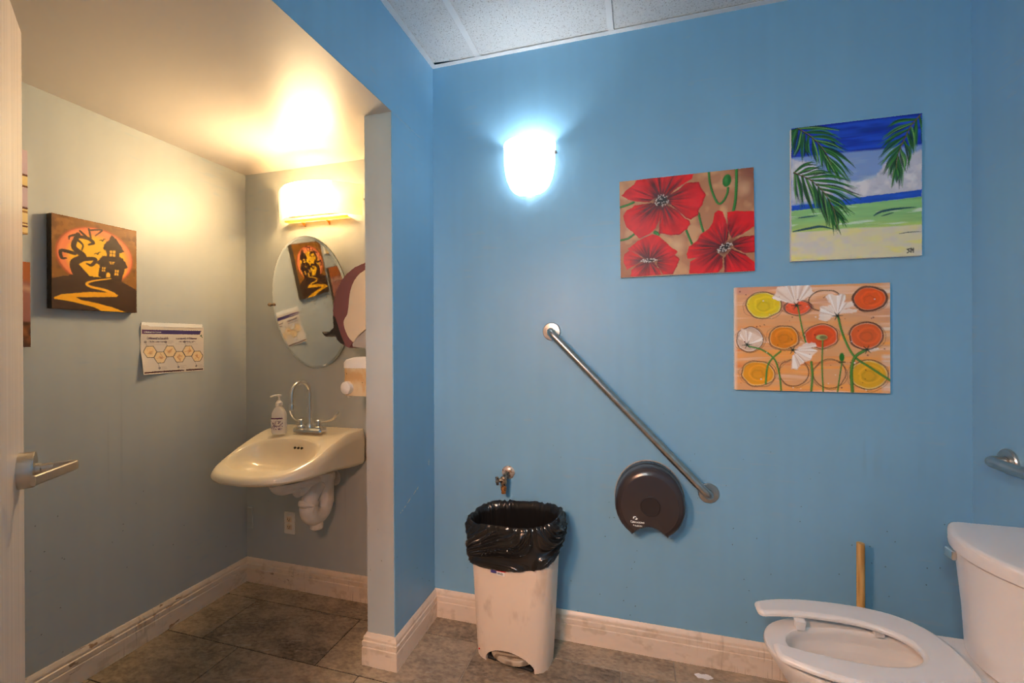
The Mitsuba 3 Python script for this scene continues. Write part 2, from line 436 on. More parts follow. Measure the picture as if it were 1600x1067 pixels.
# ---- the door, ajar beside the camera
dd = np.array([-.8406, .5417, 0])
dn = np.array([.5417, .8406, 0])
free = np.array([-1.4045, .6795, 0])
DW, DT = .765, .042
dm = frame(free - dd * 0, -dd, -dn, (0, 0, 1))      # x: from the free edge to the hinges, y: into the thickness
leaf = box(0, DW, 0, DT, .012, 2.045, .0015)
v = np.array(leaf.vertices)
v[:, 0] += .006 * (1 - v[:, 2] / 1.0) * -1
obj('door_1', put(trimesh.Trimesh(v, leaf.faces, process=False), dm), 'door_laminate', kind='structure', label='pale laminate door leaf standing ajar at the left edge')
HZ = 1.022
rose = lathe([(.001, 0), (.041, 0), (.041, .022), (.0395, .026), (.012, .027), (.001, .027)], 40, (.068, 0, HZ), (0, -1, 0))
neck = lathe([(.001, .025), (.013, .025), (.013, .034), (.0105, .036), (.0105, .055), (.001, .055)], 24, (.068, 0, HZ), (0, -1, 0))
obj('door_1__handle', put(rose, dm), 'satin_nickel', 35, label='round satin metal rose of the door handle')
obj('door_1__handle__neck', put(neck, dm), 'satin_nickel', 35)
lev = [(.068, -.034, .0), (.068, -.088, .0), (.078, -.094, .0), (.192, -.036, .0)]
lev = bend(lev, .006, 6)
rr = []
for i, q in enumerate(lev):
    t = lev[min(i + 1, len(lev) - 1)] - lev[max(i - 1, 0)]
    t /= np.linalg.norm(t)
    s = np.array([-t[1], t[0], 0])
    hw, hh = .0045, .0105
    rr.append(np.array([q + s * a * hw + np.array([0, 0, HZ + b * hh]) for a, b in ((-1, -.8), (-.6, -1), (.6, -1), (1, -.8), (1, .8), (.6, 1), (-.6, 1), (-1, .8))]))
obj('door_1__handle__lever', put(loft(rr), dm), 'satin_nickel', 35, label='return lever of brushed metal')
obj('trim_1', cat_mesh(box(-1.62, -1.55, YN - .11, YN + .012, 0, 2.12), box(-.765, -.725, YN - .11, YN + .012, 0, 2.12), box(-1.62, -.725, YN - .11, YN + .012, 2.052, 2.12)), 'trim_paint', kind='structure')

# ================================================================== lamps
def sconce(key, m, bulb, glass, label):
    """A half-bowl glass wall lamp; local x along the wall, y out of it, z up."""
    t = key
    th = np.linspace(0, np.pi, 33)
    prof = [(1.0, .225), (1.0, .20), (.995, .17), (.985, .14), (.95, .105), (.88, .07), (.76, .038), (.60, .016), (.42, .004), (.20, 0.0)]
    AX, AY = .118, .110

    def ring(s, z, inset=0.0):
        ax, ay = max(AX * s - inset, .004), max(AY * s - inset, .004)
        return np.stack([ax * np.cos(th), .002 + ay * np.sin(th), np.full_like(th, z)], 1)

    outer = [ring(s, z) for s, z in prof[::-1]]
    inner = [ring(s, max(z, .006), .005) for s, z in prof]
    shell = loft(outer + inner, False, False, closed=False)
    n = len(th)
    # close the bottom between the first ring's two wall ends
    cap = trimesh.Trimesh(np.vstack([outer[0], outer[0].mean(0)]), [[n, j + 1, j] for j in range(n - 1)], process=False)
    sh = put(cat_mesh(shell, cap), m)
    # outward normals: test with a vertex on the front
    fn, fc = sh.face_normals, sh.triangles_center
    ctr = (m @ np.array([0, .03, .11, 1]))[:3]
    sel = np.arange(len(fn)) < (len(prof) - 1) * (n - 1) * 2
    if ((fn[sel] * (fc[sel] - ctr)).sum(1)).mean() < 0:
        sh.invert()
    scene[t + '__glass_bowl'] = mikit.ply(sh, 'lamp_skin', 50, emitter={'type': 'area', 'radiance': rgb(*glass)})
    labels[t + '__glass_bowl'] = {'label': 'glowing white glass half bowl'}
    b = trimesh.creation.icosphere(3, .028)
    b.apply_scale((1, 1, 1.2))
    b.apply_translation((0, .058, .140))
    if bulb:
        scene[t + '__bulb'] = mikit.ply(put(b, m), 'lamp_skin', True, emitter={'type': 'area', 'radiance': rgb(*bulb)})
    else:
        obj(t + '__bulb', put(b, m), 'lamp_skin', True)
    obj(t + '__socket', put(lathe([(.001, .04), (.016, .04), (.018, .075), (.016, .108), (.001, .108)], 20, (0, .058, 0)), m), 'white_plastic', 40)
    obj(t + '__wall_plate', put(rbox(-.045, .045, 0, .012, .05, .17, .005), m), 'grey_plastic', 40)
    obj(t + '__clip', put(lathe([(.001, 0), (.009, 0), (.009, .006), (.005, .010), (.001, .010)], 16, (.1165, .016, .175), (1, .25, .3)), m), 'satin_nickel', 40, label='small metal clip at the rim')
    tag(t, label, 'wall lamp')


sconce('wall_sconce', frame((-.470, YB, 1.965), (1, 0, 0), (0, -1, 0), (0, 0, 1)), COOL_BULB, COOL_GLASS, 'glowing white glass bowl sconce on the blue back wall')
sconce('wall_sconce_001', frame((-.36, YR, 1.965), (-1, 0, 0), (0, 1, 0), (0, 0, 1)), None, REAR_FILL, 'added white glass bowl sconce behind the camera, unseen fill light for the blue walls')  # added lamp, only there to lift the upper back wall

# ---- a bell shaded wall lamp beside the entrance, behind the camera: the warm light that throws the shadows to the right
t = 'bell_wall_lamp'
tag(t, 'warm wall lamp with a metal bell shade beside the entrance, behind the camera', 'wall lamp')
LN = np.array([.30, .50, -.80])
LN /= np.linalg.norm(LN)
LO = np.array([XN + .105, .06, 1.60])
obj(t + '__shade', lathe([(.001, -.115), (.020, -.110), (.050, -.075), (.088, -.030), (.112, .004), (.109, .004), (.085, -.030), (.046, -.074), (.001, -.100)], 40, LO, LN), 'grey_plastic', 40, label='metal bell shade')
scene[t + '__diffuser'] = mikit.ply(lathe([(.001, -.014), (.095, -.014), (.095, -.010), (.070, -.004), (.001, -.001)], 40, LO, LN), 'lamp_skin', 40, emitter={'type': 'area', 'radiance': rgb(*WARM_GLASS)})
labels[t + '__diffuser'] = {'label': 'glowing warm diffuser'}
obj(t + '__arm', tube(smooth_path([LO - LN * .105, LO - LN * .14 + np.array([-.01, 0, .01]), (XN + .012, .03, 1.70)], 14), .010, 12), 'grey_plastic', 40)
obj(t + '__wall_plate', lathe([(.001, .0006), (.045, .0006), (.043, .012), (.001, .016)], 28, (XN, .03, 1.70), (1, 0, 0)), 'grey_plastic', 35)

# ---- curved bath bar over the sink
t = 'vanity_light'
tag(t, 'curved amber glass bath light glowing above the oval mirror', 'wall lamp')
VX, VW, VD, VZ0, VZ1 = -1.590, .262, .125, 1.948, 2.100
a = np.linspace(-1, 1, 41)
def arc_at(k):      # the shade flares a little towards its top
    return np.stack([VX + VW * (.972 + .028 * k) * a, YB - .012 - VD * (.82 + .24 * k) * (1 - np.abs(a) ** 2.2)], 1)


for key_, i0, i1 in (('__glass_panel', 10, 31), ('__end_panel', 0, 10), ('__end_panel_001', 31, 40)):
    shade = loft([np.column_stack([arc_at(k)[i0:i1 + 1], np.full(i1 - i0 + 1, VZ0 + (VZ1 - VZ0) * k)]) for k in (0, .5, 1)], False, False, closed=False)
    if shade.face_normals[len(shade.faces) // 2][1] > 0:
        shade.invert()
    if key_ == '__glass_panel':
        scene[t + key_] = mikit.ply(shade, 'shade_acrylic', True, emitter={'type': 'area', 'radiance': rgb(*VANITY_GLASS)})
        labels[t + key_] = {'label': 'glowing middle panel of the shade'}
    else:
        scene[t + key_] = mikit.ply(shade, 'shade_acrylic', True)
        labels[t + key_] = {'label': 'translucent amber end of the shade'}
for x in (-.105, .075):
    b = trimesh.creation.icosphere(3, .024)
    b.apply_translation((VX + x, YB - .076, 2.015))
    scene_key = t + '__bulb' + ('' if x < 0 else '_001')
    scene[scene_key] = mikit.ply(b, 'lamp_skin', True, emitter={'type': 'area', 'radiance': rgb(*VANITY_BULB)})
    obj(t + '__socket', lathe([(.001, 0), (.014, 0), (.014, .042), (.001, .042)], 16, (VX + x, YB - .010, 2.015), (0, -1, 0)), 'white_plastic', 40)
obj(t + '__back_plate', rbox(VX - .19, VX + .19, YB - .012, YB, 1.975, 2.06, .004), 'white_plastic', 40)
ledge = loft([[(x, YB - .0015, 1.9440), (x, YB - .026, 1.9440), (x, YB - .030, 1.9455), (x, YB - .030, 1.9520)] for x in (VX - .205, VX + .185)], False, False, closed=False)
obj(t + '__bottom_ledge', ledge, 'amber_acrylic', label='amber strip under the shade')
for x in (-.10, .055):
    pts = [(0, 0), (.028, 0), (0, -.020)]
    br = poly_prism(pts, .003)
    obj(t + '__bracket', put(br, frame((VX + x, YB - .0005, 1.9375), (0, -1, 0), (0, 0, 1), (-1, 0, 0))), 'amber_acrylic')
for s in (-1, 1):
    obj(t + '__end_clip', lathe([(.001, 0), (.006, 0), (.006, .012), (.001, .012)], 12, (VX + s * (VW - .004), YB, 2.03), (0, -1, 0)), 'satin_nickel', 30)

# ================================================================== mirror
t = 'oval_mirror'
tag(t, 'frameless oval pivot mirror on the wall above the sink', 'mirror')
tilt, yaw = math.radians(8.45), math.radians(1.5)
nrm = np.array([math.sin(yaw), -math.cos(tilt) * math.cos(yaw), -math.sin(tilt) * math.cos(yaw)])
ux = np.array([math.cos(yaw), math.sin(yaw), 0])
uz = np.cross(nrm, ux) * -1
uz = uz if uz[2] > 0 else -uz
MC = np.array([-1.612, 1.866, 1.508])
mf = frame(MC, ux, -nrm, uz)          # local y points back to the wall
ang = np.linspace(0, 2 * np.pi, 97)[:-1]
MA, MB = .229, .337


def ell(s, y, d=0.0):
    return np.stack([(MA - d) * s * np.cos(ang), np.full_like(ang, y), (MB - d) * s * np.sin(ang)], 1)


face = loft([ell(1, .0006, .012), ell(.001, .0006)], False, True)
if face.face_normals[0][1] > 0:
    face.invert()
obj(t + '__glass', put(face, mf), 'mirror_silver', label='silvered oval mirror glass')
obj(t + '__bevel', put(loft([ell(1, .0030), ell(1, .0006, .012)], False, False), mf), 'mirror_silver')
obj(t + '__edge', put(loft([ell(1, .0030), ell(1, .0075), ell(.01, .0078)], False, True), mf), 'mirror_edge', 30)
for s in (-1, 1):
    o = MC + ux * s * (MA + .006)
    piv = cat_mesh(lathe([(.001, 0), (.011, 0), (.011, .004), (.006, .008), (.006, .052), (.001, .052)], 20, (o[0], YB, o[2]), (0, -1, 0)),
                   lathe([(.001, -.024), (.008, -.022), (.009, -.012), (.006, -.008), (.006, .008), (.009, .012), (.008, .022), (.001, .024)], 20, (o[0], o[1] + .004, o[2]), ux))
    obj(t + '__pivot', piv, 'brass_old', 40, label='brass pivot bracket' if s < 0 else None)

# ================================================================== sink
t = 'sink'
tag(t, 'cream wall hung porcelain sink with a rounded front', 'sink')
SX = -1.577


def rim_z(y):
    q = np.clip((1.83 - y) / .43, 0, 1)
    return .872 - .101 * (q * q * (3 - 2 * q)) ** .85


def sink_outline(scale=1.0):
    """Plan outline: straight back on the wall, straight sides, rounded front."""
    hw, yb, ys, yf = .255, YB - .001, 1.660, 1.380
    a = np.linspace(0, np.pi, 61)
    ex = 2.35
    fx = np.sign(np.cos(a)) * np.abs(np.cos(a)) ** (2 / ex) * hw
    fy = ys - (ys - yf) * np.abs(np.sin(a)) ** (2 / ex)
    pts = [(hw - .0, y) for y in np.linspace(yb - .012, ys, 16)[:-1]]
    front = list(zip(fx, fy))
    left = [(-hw, y) for y in np.linspace(ys, yb - .012, 16)[1:]]
    back = [(x, yb) for x in np.linspace(-hw + .012, hw - .012, 21)]
    return np.array(pts + front + left + back)


out2 = sink_outline()
cb = np.array([0.0, 1.60])
TH = np.linspace(0, 2 * np.pi, 161)[:-1]


def radius_of(poly):
    from shapely.geometry import Polygon, LineString
    g = Polygon(poly).buffer(0).exterior
    r = []
    for t_ in TH:
        d = np.array([math.cos(t_), math.sin(t_)])
        x = g.intersection(LineString([cb, cb + d * 2]))
        q = x if x.geom_type == 'Point' else list(x.geoms)[0]
        r.append(math.hypot(q.x - cb[0], q.y - cb[1]))
    return np.array(r)


RO = radius_of(out2)
ea = np.linspace(0, 2 * np.pi, 200)[:-1]
bas = np.stack([.205 * np.sign(np.cos(ea)) * np.abs(np.cos(ea)) ** (2 / 2.5), 1.590 + .130 * np.sign(np.sin(ea)) * np.abs(np.sin(ea)) ** (2 / 2.3)], 1)
RB = radius_of(bas)
# keep the rounding away from the wall
yo = cb[1] + RO * np.sin(TH)


def ring(r, z):
    x, y = cb[0] + r * np.cos(TH), cb[1] + r * np.sin(TH)
    z = np.broadcast_to(z, x.shape) if not callable(z) else z(y)
    return np.stack([SX + x, y, z], 1)


def inset(r, d):
    return np.maximum(r - d, .01)


def low(y):        # the lower edge of the skirt
    q = np.clip((YB - y) / .30, 0, 1)
    return .698 + .026 * q * q * (3 - 2 * q)


roY = cb[1] + RO * np.sin(TH)
roX = np.abs(RO * np.cos(TH))
wall_w = np.clip((roY - (YB - .012)) / .008, 0, 1) * np.clip((.250 - roX) / .012, 0, 1)          # 1 along the wall: no rounding there
round_s = np.clip((rim_z(roY) - low(roY) - .020) / .048, .3, 1)


def rim_ring(d, dz):
    r = RO - d * (1 - wall_w * .85)
    x, y = cb[0] + r * np.cos(TH), cb[1] + r * np.sin(TH)
    return np.stack([SX + x, y, rim_z(roY) - dz * round_s * (1 - wall_w * .9)], 1)


def low_ring(d, dz):
    r = RO - d * (1 - wall_w)
    x, y = cb[0] + r * np.cos(TH), cb[1] + r * np.sin(TH)
    return np.stack([SX + x, y, low(roY) + dz], 1)


def blend(a, b, q):
    return a * (1 - q) + b * q


rings = [ring(np.full_like(TH, .02), .700), ring(RB * .5, .700), ring(RB * .85, lambda y: .708 + 0 * y), low_ring(.050, .0), low_ring(.022, .002), low_ring(.006, .009),
         low_ring(0, .018)]
top = [rim_ring(0, .048), rim_ring(.002, .033), rim_ring(.007, .018), rim_ring(.014, .007), rim_ring(.021, .002), rim_ring(.027, 0)]
zb = rim_z(cb[1] + RB * np.sin(TH))
lip = [np.stack([SX + (RB + d) * np.cos(TH), cb[1] + (RB + d) * np.sin(TH), rim_z(cb[1] + (RB + d) * np.sin(TH)) - dz], 1) for d, dz in ((.010, 0.0), (.004, .002), (0, .006))]
inn = [ring(RB * .96, lambda y: rim_z(y) - .022), ring(RB * .90, lambda y: rim_z(y) * .5 + .772 * .5 - .028), ring(RB * .78, lambda y: .738 + .12 * (rim_z(y) - .80)), ring(RB * .55, .722), ring(RB * .25, .716), ring(np.full_like(TH, .022), .714)]
obj(t + '__basin', loft(rings + top + lip + inn), 'porcelain', 50)
for k in (-1, 0, 1):
    obj(t + '__overflow_hole', lathe([(.0001, 0), (.0055, 0), (.0055, .004), (.0001, .004)], 16, (SX + .035 + .019 * k, 1.7065, .812), (0, -1, .55)), 'hole_black', label='dark overflow hole' if k == -1 else None)
obj(t + '__drain', lathe([(.001, .713), (.021, .713), (.021, .717), (.014, .716), (.001, .714)], 24, (SX, 1.60, 0)), 'chrome', 30)
obj(t + '__caulk', tube(np.array([(SX + .252, YB - .001, z) for z in np.linspace(.71, .85, 12)]), .0035, 8), 'porcelain_dirt', True, label='grimy caulk line on the wall')

# ================================================================== faucet
t = 'gooseneck_faucet'
tag(t, 'chrome gooseneck faucet with two blade handles on the sink deck', 'faucet')
FX, FY, FZ = -1.560, 1.800, .8705
obj(t + '__base', cat_mesh(box(FX - .084, FX + .084, FY - .028, FY + .028, FZ - .004, FZ + .020, .008)), 'chrome', label='chrome base plate')
neck_h, R = .190, .058
path = [(0, 0, z) for z in np.linspace(.020, neck_h, 12)] + [(0, -R + R * math.cos(q), neck_h + R * math.sin(q)) for q in np.linspace(.1, np.pi, 20)] + [(0, -2 * R, neck_h - z) for z in np.linspace(.006, .042, 4)]
sw = 0.0
path = np.array(path)
path = np.stack([FX + path[:, 0] * math.cos(sw) - path[:, 1] * -math.sin(sw) * 1.0, FY + path[:, 1] * math.cos(sw), FZ + path[:, 2]], 1)
obj(t + '__spout', tube(path, .0085, 18), 'chrome', True, label='tall arched spout')
e = path[-1]
obj(t + '__aerator', lathe([(.001, 0), (.010, 0), (.0115, .004), (.0115, .024), (.009, .030), (.001, .030)], 20, e - np.array([0, 0, .026])), 'chrome', 35)
obj(t + '__spout_collar', lathe([(.001, .018), (.0165, .018), (.0165, .026), (.011, .040), (.001, .040)], 24, (FX, FY, FZ)), 'chrome', 35)
for s in (-1, 1):
    o = np.array([FX + s * .051, FY, FZ])
    hub = lathe([(.001, .018), (.018, .018), (.018, .026), (.0135, .030), (.0135, .044), (.015, .046), (.015, .056), (.010, .060), (.001, .060)], 24, o)
    obj(t + '__handle_hub', hub, 'chrome', 35)
    bl = smooth_path([(s * .010, .002, .050), (s * .040, .010, .052), (s * .070, .020, .066), (s * .094, .028, .096)], 16)
    w = np.interp(np.linspace(0, 1, 16), [0, .25, .8, 1], [.006, .007, .010, .006])
    obj(t + '__blade_handle', tube(bl + o, w, 14, True, .55), 'chrome', True, label='chrome blade handle' if s < 0 else None)

# ================================================================== soap pump bottle
t = 'soap_pump_bottle'
tag(t, 'clear pump bottle of hand soap standing on the sink deck', 'soap bottle')
bx, by, bz = -1.688, 1.742, .8650
E2 = lambda a_, b_, z: np.stack([bx + a_ * np.cos(TH), by + b_ * np.sin(TH), np.full_like(TH, bz + z)], 1)
rot = math.radians(25)


def bring(a_, b_, z):
    x, y = a_ * np.sign(np.cos(TH)) * np.abs(np.cos(TH)) ** .8, b_ * np.sign(np.sin(TH)) * np.abs(np.sin(TH)) ** .8
    return np.stack([bx + x * math.cos(rot) - y * math.sin(rot), by + x * math.sin(rot) + y * math.cos(rot), np.full_like(TH, bz + z)], 1)


obj(t + '__bottle', loft([bring(.030, .018, .000), bring(.034, .021, .004), bring(.0345, .0215, .05), bring(.034, .021, .085), bring(.031, .020, .105), bring(.022, .017, .122), bring(.014, .014, .130), bring(.013, .013, .138)]), 'bottle_soap', 40)
obj(t + '__collar', lathe([(.001, .137), (.0155, .137), (.016, .142), (.0155, .152), (.010, .158), (.006, .163), (.001, .163)], 24, (bx, by, bz)), 'white_plastic', 35)
obj(t + '__pump', cat_mesh(lathe([(.001, .16), (.0042, .16), (.0042, .180), (.011, .182), (.0115, .190), (.001, .191)], 20, (bx, by, bz)), tube(np.array([(bx, by, bz + .187), (bx - .018, by - .014, bz + .186), (bx - .030, by - .024, bz + .181)]), [.0055, .0045, .0032], 12)), 'white_plastic', 35, label='white pump head')
lab = loft([bring(.0352, .0222, z)[84:136] for z in (.012, .072)], False, False, closed=False)
band = loft([bring(.0353, .0223, z)[84:136] for z in (.0735, .080)], False, False, closed=False)
mat('soap_label', proc(lambda p, n, uv: mix((0.70, 0.64, 0.60), (0.16, 0.10, 0.18), smoothstep(.55, .6, noise(p.x * 260 + p.y * 200, p.z * 330.0, 1.0)) * smoothstep(.932, .928, p.z) * smoothstep(.884, .888, p.z))), 0.5, two=True)
mat('soap_band', (0.10, 0.03, 0.09), 0.5, two=True)
obj(t + '__label', lab, 'soap_label', True, label='white printed label')
obj(t + '__label_band', band, 'soap_band', True, label='purple stripe of the label')

# ================================================================== drain pipes under the sink
t = 'drain_trap'
tag(t, 'white plastic drain trap under the sink', 'drain pipe')
TX = -1.515
obj(t + '__offset_arm', tube(bend([(SX, 1.605, .680), (SX, 1.628, .642), (TX, 1.846, .632), (TX, 1.848, .56)], .024, 8), .033, 20), 'trap_plastic', 50, label='covered arm running back to the wall')
obj(t + '__tailpiece', lathe([(.001, 0), (.043, 0), (.045, .006), (.045, .135), (.001, .135)], 28, (TX, 1.848, .505)), 'trap_plastic', 50)
obj(t + '__slip_nut', lathe([(.001, 0), (.050, 0), (.052, .006), (.052, .030), (.048, .038), (.001, .038)], 24, (TX, 1.848, .624)), 'trap_plastic', 40)
ub = [(TX, 1.848 - .054 + .054 * math.cos(q), .515 - .052 * math.sin(q)) for q in np.linspace(0, np.pi, 20)]
obj(t + '__u_bend', tube(np.array([(TX, 1.848, .53)] + ub + [(TX - .002, 1.740, .530)]), .041, 22), 'trap_plastic', 50)
obj(t + '__cleanout_plug', lathe([(.001, 0), (.024, 0), (.030, .006), (.030, .034), (.001, .034)], 20, (TX, 1.793, .400)), 'trap_plastic', 40)
obj(t + '__inlet_leg', tube(np.array([(TX - .002, 1.740, .525), (TX - .002, 1.746, .555), (TX + .002, 1.776, .592), (TX + .004, 1.815, .612)]), [.033, .037, .034, .028], 22), 'trap_plastic', 50)
obj(t + '__leg_nut', lathe([(.001, 0), (.042, 0), (.045, .006), (.045, .018), (.040, .026), (.001, .026)], 24, (TX - .003, 1.739, .530), (-.03, .25, 1)), 'trap_plastic', 40)
obj(t + '__trap_arm', lathe([(.001, 0), (.027, 0), (.030, .003), (.030, .030), (.027, .032), (.027, .208), (.001, .208)], 24, (TX - .032, 1.695, .611), (.12, 1, 0)), 'trap_plastic', 40, label='round capped pipe end')
obj(t + '__wall_flange', lathe([(.001, .0006), (.042, .0006), (.040, .008), (.029, .012), (.001, .012)], 24, (TX - .004, YB, .611), (0, -1, 0)), 'trap_plastic', 40)

# ================================================================== outlet and blank plate
t = 'electrical_outlet'
tag(t, 'off white duplex wall outlet under the sink', 'outlet')
ox, oz = -1.797, .345
obj(t + '__cover_plate', rbox(ox - .034, ox + .034, YB - .006, YB + .004, oz - .058, oz + .058, .0035), 'white_plastic', 40)
for s in (-1, 1):
    obj(t + '__receptacle', rbox(ox - .016, ox + .016, YB - .009, YB, oz + s * .020 - .014, oz + s * .020 + .014, .003), 'beige_plastic', 40)
    for q in (-1, 1):
        obj(t + ('__receptacle' if s < 0 else '__receptacle_001') + '__slot', box(ox + q * .006 - .0011, ox + q * .006 + .0011, YB - .0095, YB - .004, oz + s * .020 - .002, oz + s * .020 + .007), 'hole_black')
    obj(t + ('__receptacle' if s < 0 else '__receptacle_001') + '__ground_hole', lathe([(.0001, 0), (.0024, 0), (.0024, .004), (.0001, .004)], 10, (ox, YB - .0060, oz + s * .020 - .007), (0, -1, 0)), 'hole_black')
obj(t + '__screw', lathe([(.0001, 0), (.003, 0), (.0025, .0015), (.0001, .0015)], 10, (ox, YB - .006, oz), (0, -1, 0)), 'satin_nickel')
obj('blank_wall_plate', rbox(-2.084, -2.044, YB - .008, YB + .004, .285, .402, .003), 'paint_warm_lit', 40, label='blank plate painted over in blue, low in the alcove corner', cat='wall plate')

# ================================================================== paper towel dispenser on the partition
t = 'paper_towel_dispenser'
tag(t, 'smoky plum lever paper towel dispenser with beige sides on the partition', 'towel dispenser')


def prof_px(pts, y):
    """(pixel of a crop) -> (distance from the partition, height) measured on the plane of the near side panel."""
    return pts


cover = [(0, 1.652), (.05, 1.648), (.098, 1.632), (.139, 1.606), (.168, 1.576), (.191, 1.534), (.206, 1.488), (.211, 1.447), (.208, 1.412), (.202, 1.378), (.199, 1.355), (.186, 1.326), (.162, 1.300), (.128, 1.285), (.118, 1.300), (.150, 1.330), (.172, 1.375), (.178, 1.43), (.170, 1.49), (.14, 1.56), (.09, 1.605), (.03, 1.622), (0, 1.624)]
panel = [(0, 1.622), (.030, 1.618), (.066, 1.602), (.092, 1.577), (.110, 1.545), (.120, 1.508), (.124, 1.470), (.131, 1.430), (.146, 1.408), (.150, 1.392), (.142, 1.364), (.127, 1.335), (.110, 1.316), (.101, 1.313), (.080, 1.338), (.045, 1.364), (0, 1.378)]
rim_p = [(d + .006 if 0 < i < len(panel) - 5 else d, z + (.006 if i < 9 else 0)) for i, (d, z) in enumerate(panel)]
Y0, Y1 = 1.622, 1.868


def side_prism(pts, y0, y1):
    m = poly_prism(pts, y1 - y0)          # x: out of the partition, y: up
    return put(m, frame((XS2, y1, 0), (-1, 0, 0), (0, 0, 1), (0, -1, 0)))


full = [(0, 1.652)] + cover[1:14] + [(.118, 1.300), (.100, 1.330), (.05, 1.372), (0, 1.388)]
g = side_prism(full, Y0 + .006, Y1 - .006)
obj(t + '__cover', g, 'smoke_plum', 25, label='smoky plum front cover')
for y0 in (Y0, Y1 - .010):
    obj(t + '__side_panel', side_prism(panel, y0, y0 + .010), 'beige_plastic', 20, label='beige side panel' if y0 == Y0 else None)
rim_t = tube(np.array([(XS2 - d, Y0 + .004, z) for d, z in smooth_path(panel[:14], 50)]), .0045, 8)
obj(t + '__side_rim', rim_t, 'beige_plastic', True)
obj(t + '__chute', side_prism([(0, 1.376), (.045, 1.360), (.082, 1.333), (.112, 1.302), (.108, 1.290), (.06, 1.285), (0, 1.283)], Y0 + .004, Y1 - .004), 'grey_plastic', 20, label='grey underside')
obj(t + '__window', side_prism([(.200, 1.420), (.2105, 1.424), (.207, 1.380), (.2025, 1.352), (.190, 1.322), (.172, 1.305), (.150, 1.300), (.17, 1.34), (.185, 1.38)], Y0 + .0045, Y1 - .004), 'smoke_black', 25, label='glossy black lower front')
lv = smooth_path([(.190, 0, 1.366), (.212, 0, 1.366), (.232, 0, 1.350), (.252, 0, 1.343), (.268, 0, 1.352)], 20)
ww = np.interp(np.linspace(0, 1, 20), [0, .4, .75, 1], [.010, .011, .012, .007])
pad = []
for q, w in zip(lv, ww):
    pad.append([(XS2 - q[0], 1.745 + sy * .055, q[2] + sz * w * .75) for sy, sz in ((-1, -.6), (-.9, -1), (.9, -1), (1, -.6), (1, .6), (.9, 1), (-.9, 1), (-1, .6))])
lever_m = loft(np.array(pad))
lever_m.apply_translation((0, -.060, 0))
obj(t + '__lever', lever_m, 'smoke_black', 45, label='black push lever')

# ================================================================== soap dispenser on the partition
t = 'soap_dispenser'
tag(t, 'yellowed white soap dispenser on the partition below the towel dispenser', 'soap dispenser')
sy0, sy1 = 1.592, 1.690
def d_plan(d, h, y0=sy0, y1=sy1, z=0):
    a_ = np.linspace(0, np.pi, 25)
    yc, hw = (y0 + y1) / 2, (y1 - y0) / 2
    p = [(XS2, yc - hw), (XS2 - d * .72, yc - hw)] + [(XS2 - d * .72 - d * .28 * math.sin(q), yc - hw * math.cos(q)) for q in a_[1:-1]] + [(XS2 - d * .72, yc + hw), (XS2, yc + hw)]
    return np.array([(x, y, z) for x, y in p])
obj(t + '__tank', loft([d_plan(.142, 0, z=1.083), d_plan(.148, 0, z=1.088), d_plan(.148, 0, z=1.200)]), 'soap_window', 30, label='stained amber soap tank')
obj(t + '__cap', loft([d_plan(.150, 0, sy0 - .002, sy1 + .002, 1.200), d_plan(.152, 0, sy0 - .002, sy1 + .002, 1.222), d_plan(.140, 0, sy0 + .002, sy1 - .002, 1.236), d_plan(.10, 0, sy0 + .006, sy1 - .006, 1.246), d_plan(.02, 0, sy0 + .02, sy1 - .02, 1.250)]), 'white_plastic', 40, label='white hinged cap')
obj(t + '__push_button', lathe([(.001, 0), (.026, 0), (.028, .008), (.026, .022), (.018, .028), (.001, .029)], 28, (XS2 - .108, sy0 + .006, 1.117), (-.15, -1, 0)), 'white_plastic', 40, label='round white push button')
obj(t + '__spout', lathe([(.001, 0), (.007, 0), (.010, .012), (.001, .012)], 14, (XS2 - .120, sy0 + .025, 1.073)), 'white_plastic', 40)

# ================================================================== grab bars
def grab_bar(key, p0, p1, out, label, r=.0165, fl=.040, stand=.058):
    p0, p1, out = (np.asarray(q, float) for q in (p0, p1, out))
    obj(key + '__bar', tube(bend([p0 + out * .006, p0 + out * stand, p1 + out * stand, p1 + out * .006], .038, 10), r, 20), 'stainless', True)
    for q in (p0, p1):
        obj(key + '__flange', lathe([(.001, .0006), (fl, .0006), (fl, .006), (fl - .003, .010), (r + .004, .012), (r + .003, .012), (.001, .012)], 36, q, out), 'stainless', 35, label='round wall flange' if q is p0 else None)
    tag(key, label, 'grab bar')


grab_bar('grab_bar', (-.373, YB, 1.353), (.267, YB, .695), (0, -1, 0), 'long steel grab bar slanting down across the blue back wall')
grab_bar('grab_bar_001', (XR, 1.765, .925), (XR, .85, .925), (-1, 0, 0), 'steel grab bar on the right wall behind the toilet tank')

# ================================================================== jumbo toilet roll dispenser
t = 'toilet_roll_dispenser'
tag(t, 'smoky dark jumbo toilet roll dispenser below the slanting grab bar', 'toilet roll dispenser')
tx, tz = .037, .653


def tp_outline(s=1.0, dz=0.0):
    """Round dome with a scooped lower edge between two points."""
    R = .137
    a_ = np.linspace(math.radians(-56), math.radians(236), 60)
    pts = [(R * math.cos(q), R * math.sin(q) * (1.15 if math.sin(q) > 0 else 1.0)) for q in a_]
    x0, z0 = pts[-1]
    x1, z1 = pts[0]
    scoop = [(x0 + (x1 - x0) * q, z0 - .012 + (z1 - z0) * q + .040 * math.sin(math.pi * q)) for q in np.linspace(.03, .97, 18)]
    return np.array([(x * s, z * s + dz) for x, z in pts + scoop])


def tp_ring(s, y, dz=0.0):
    o = tp_outline(s, dz)
    return np.stack([tx + o[:, 0], np.full(len(o), YB - y), tz + o[:, 1]], 1)


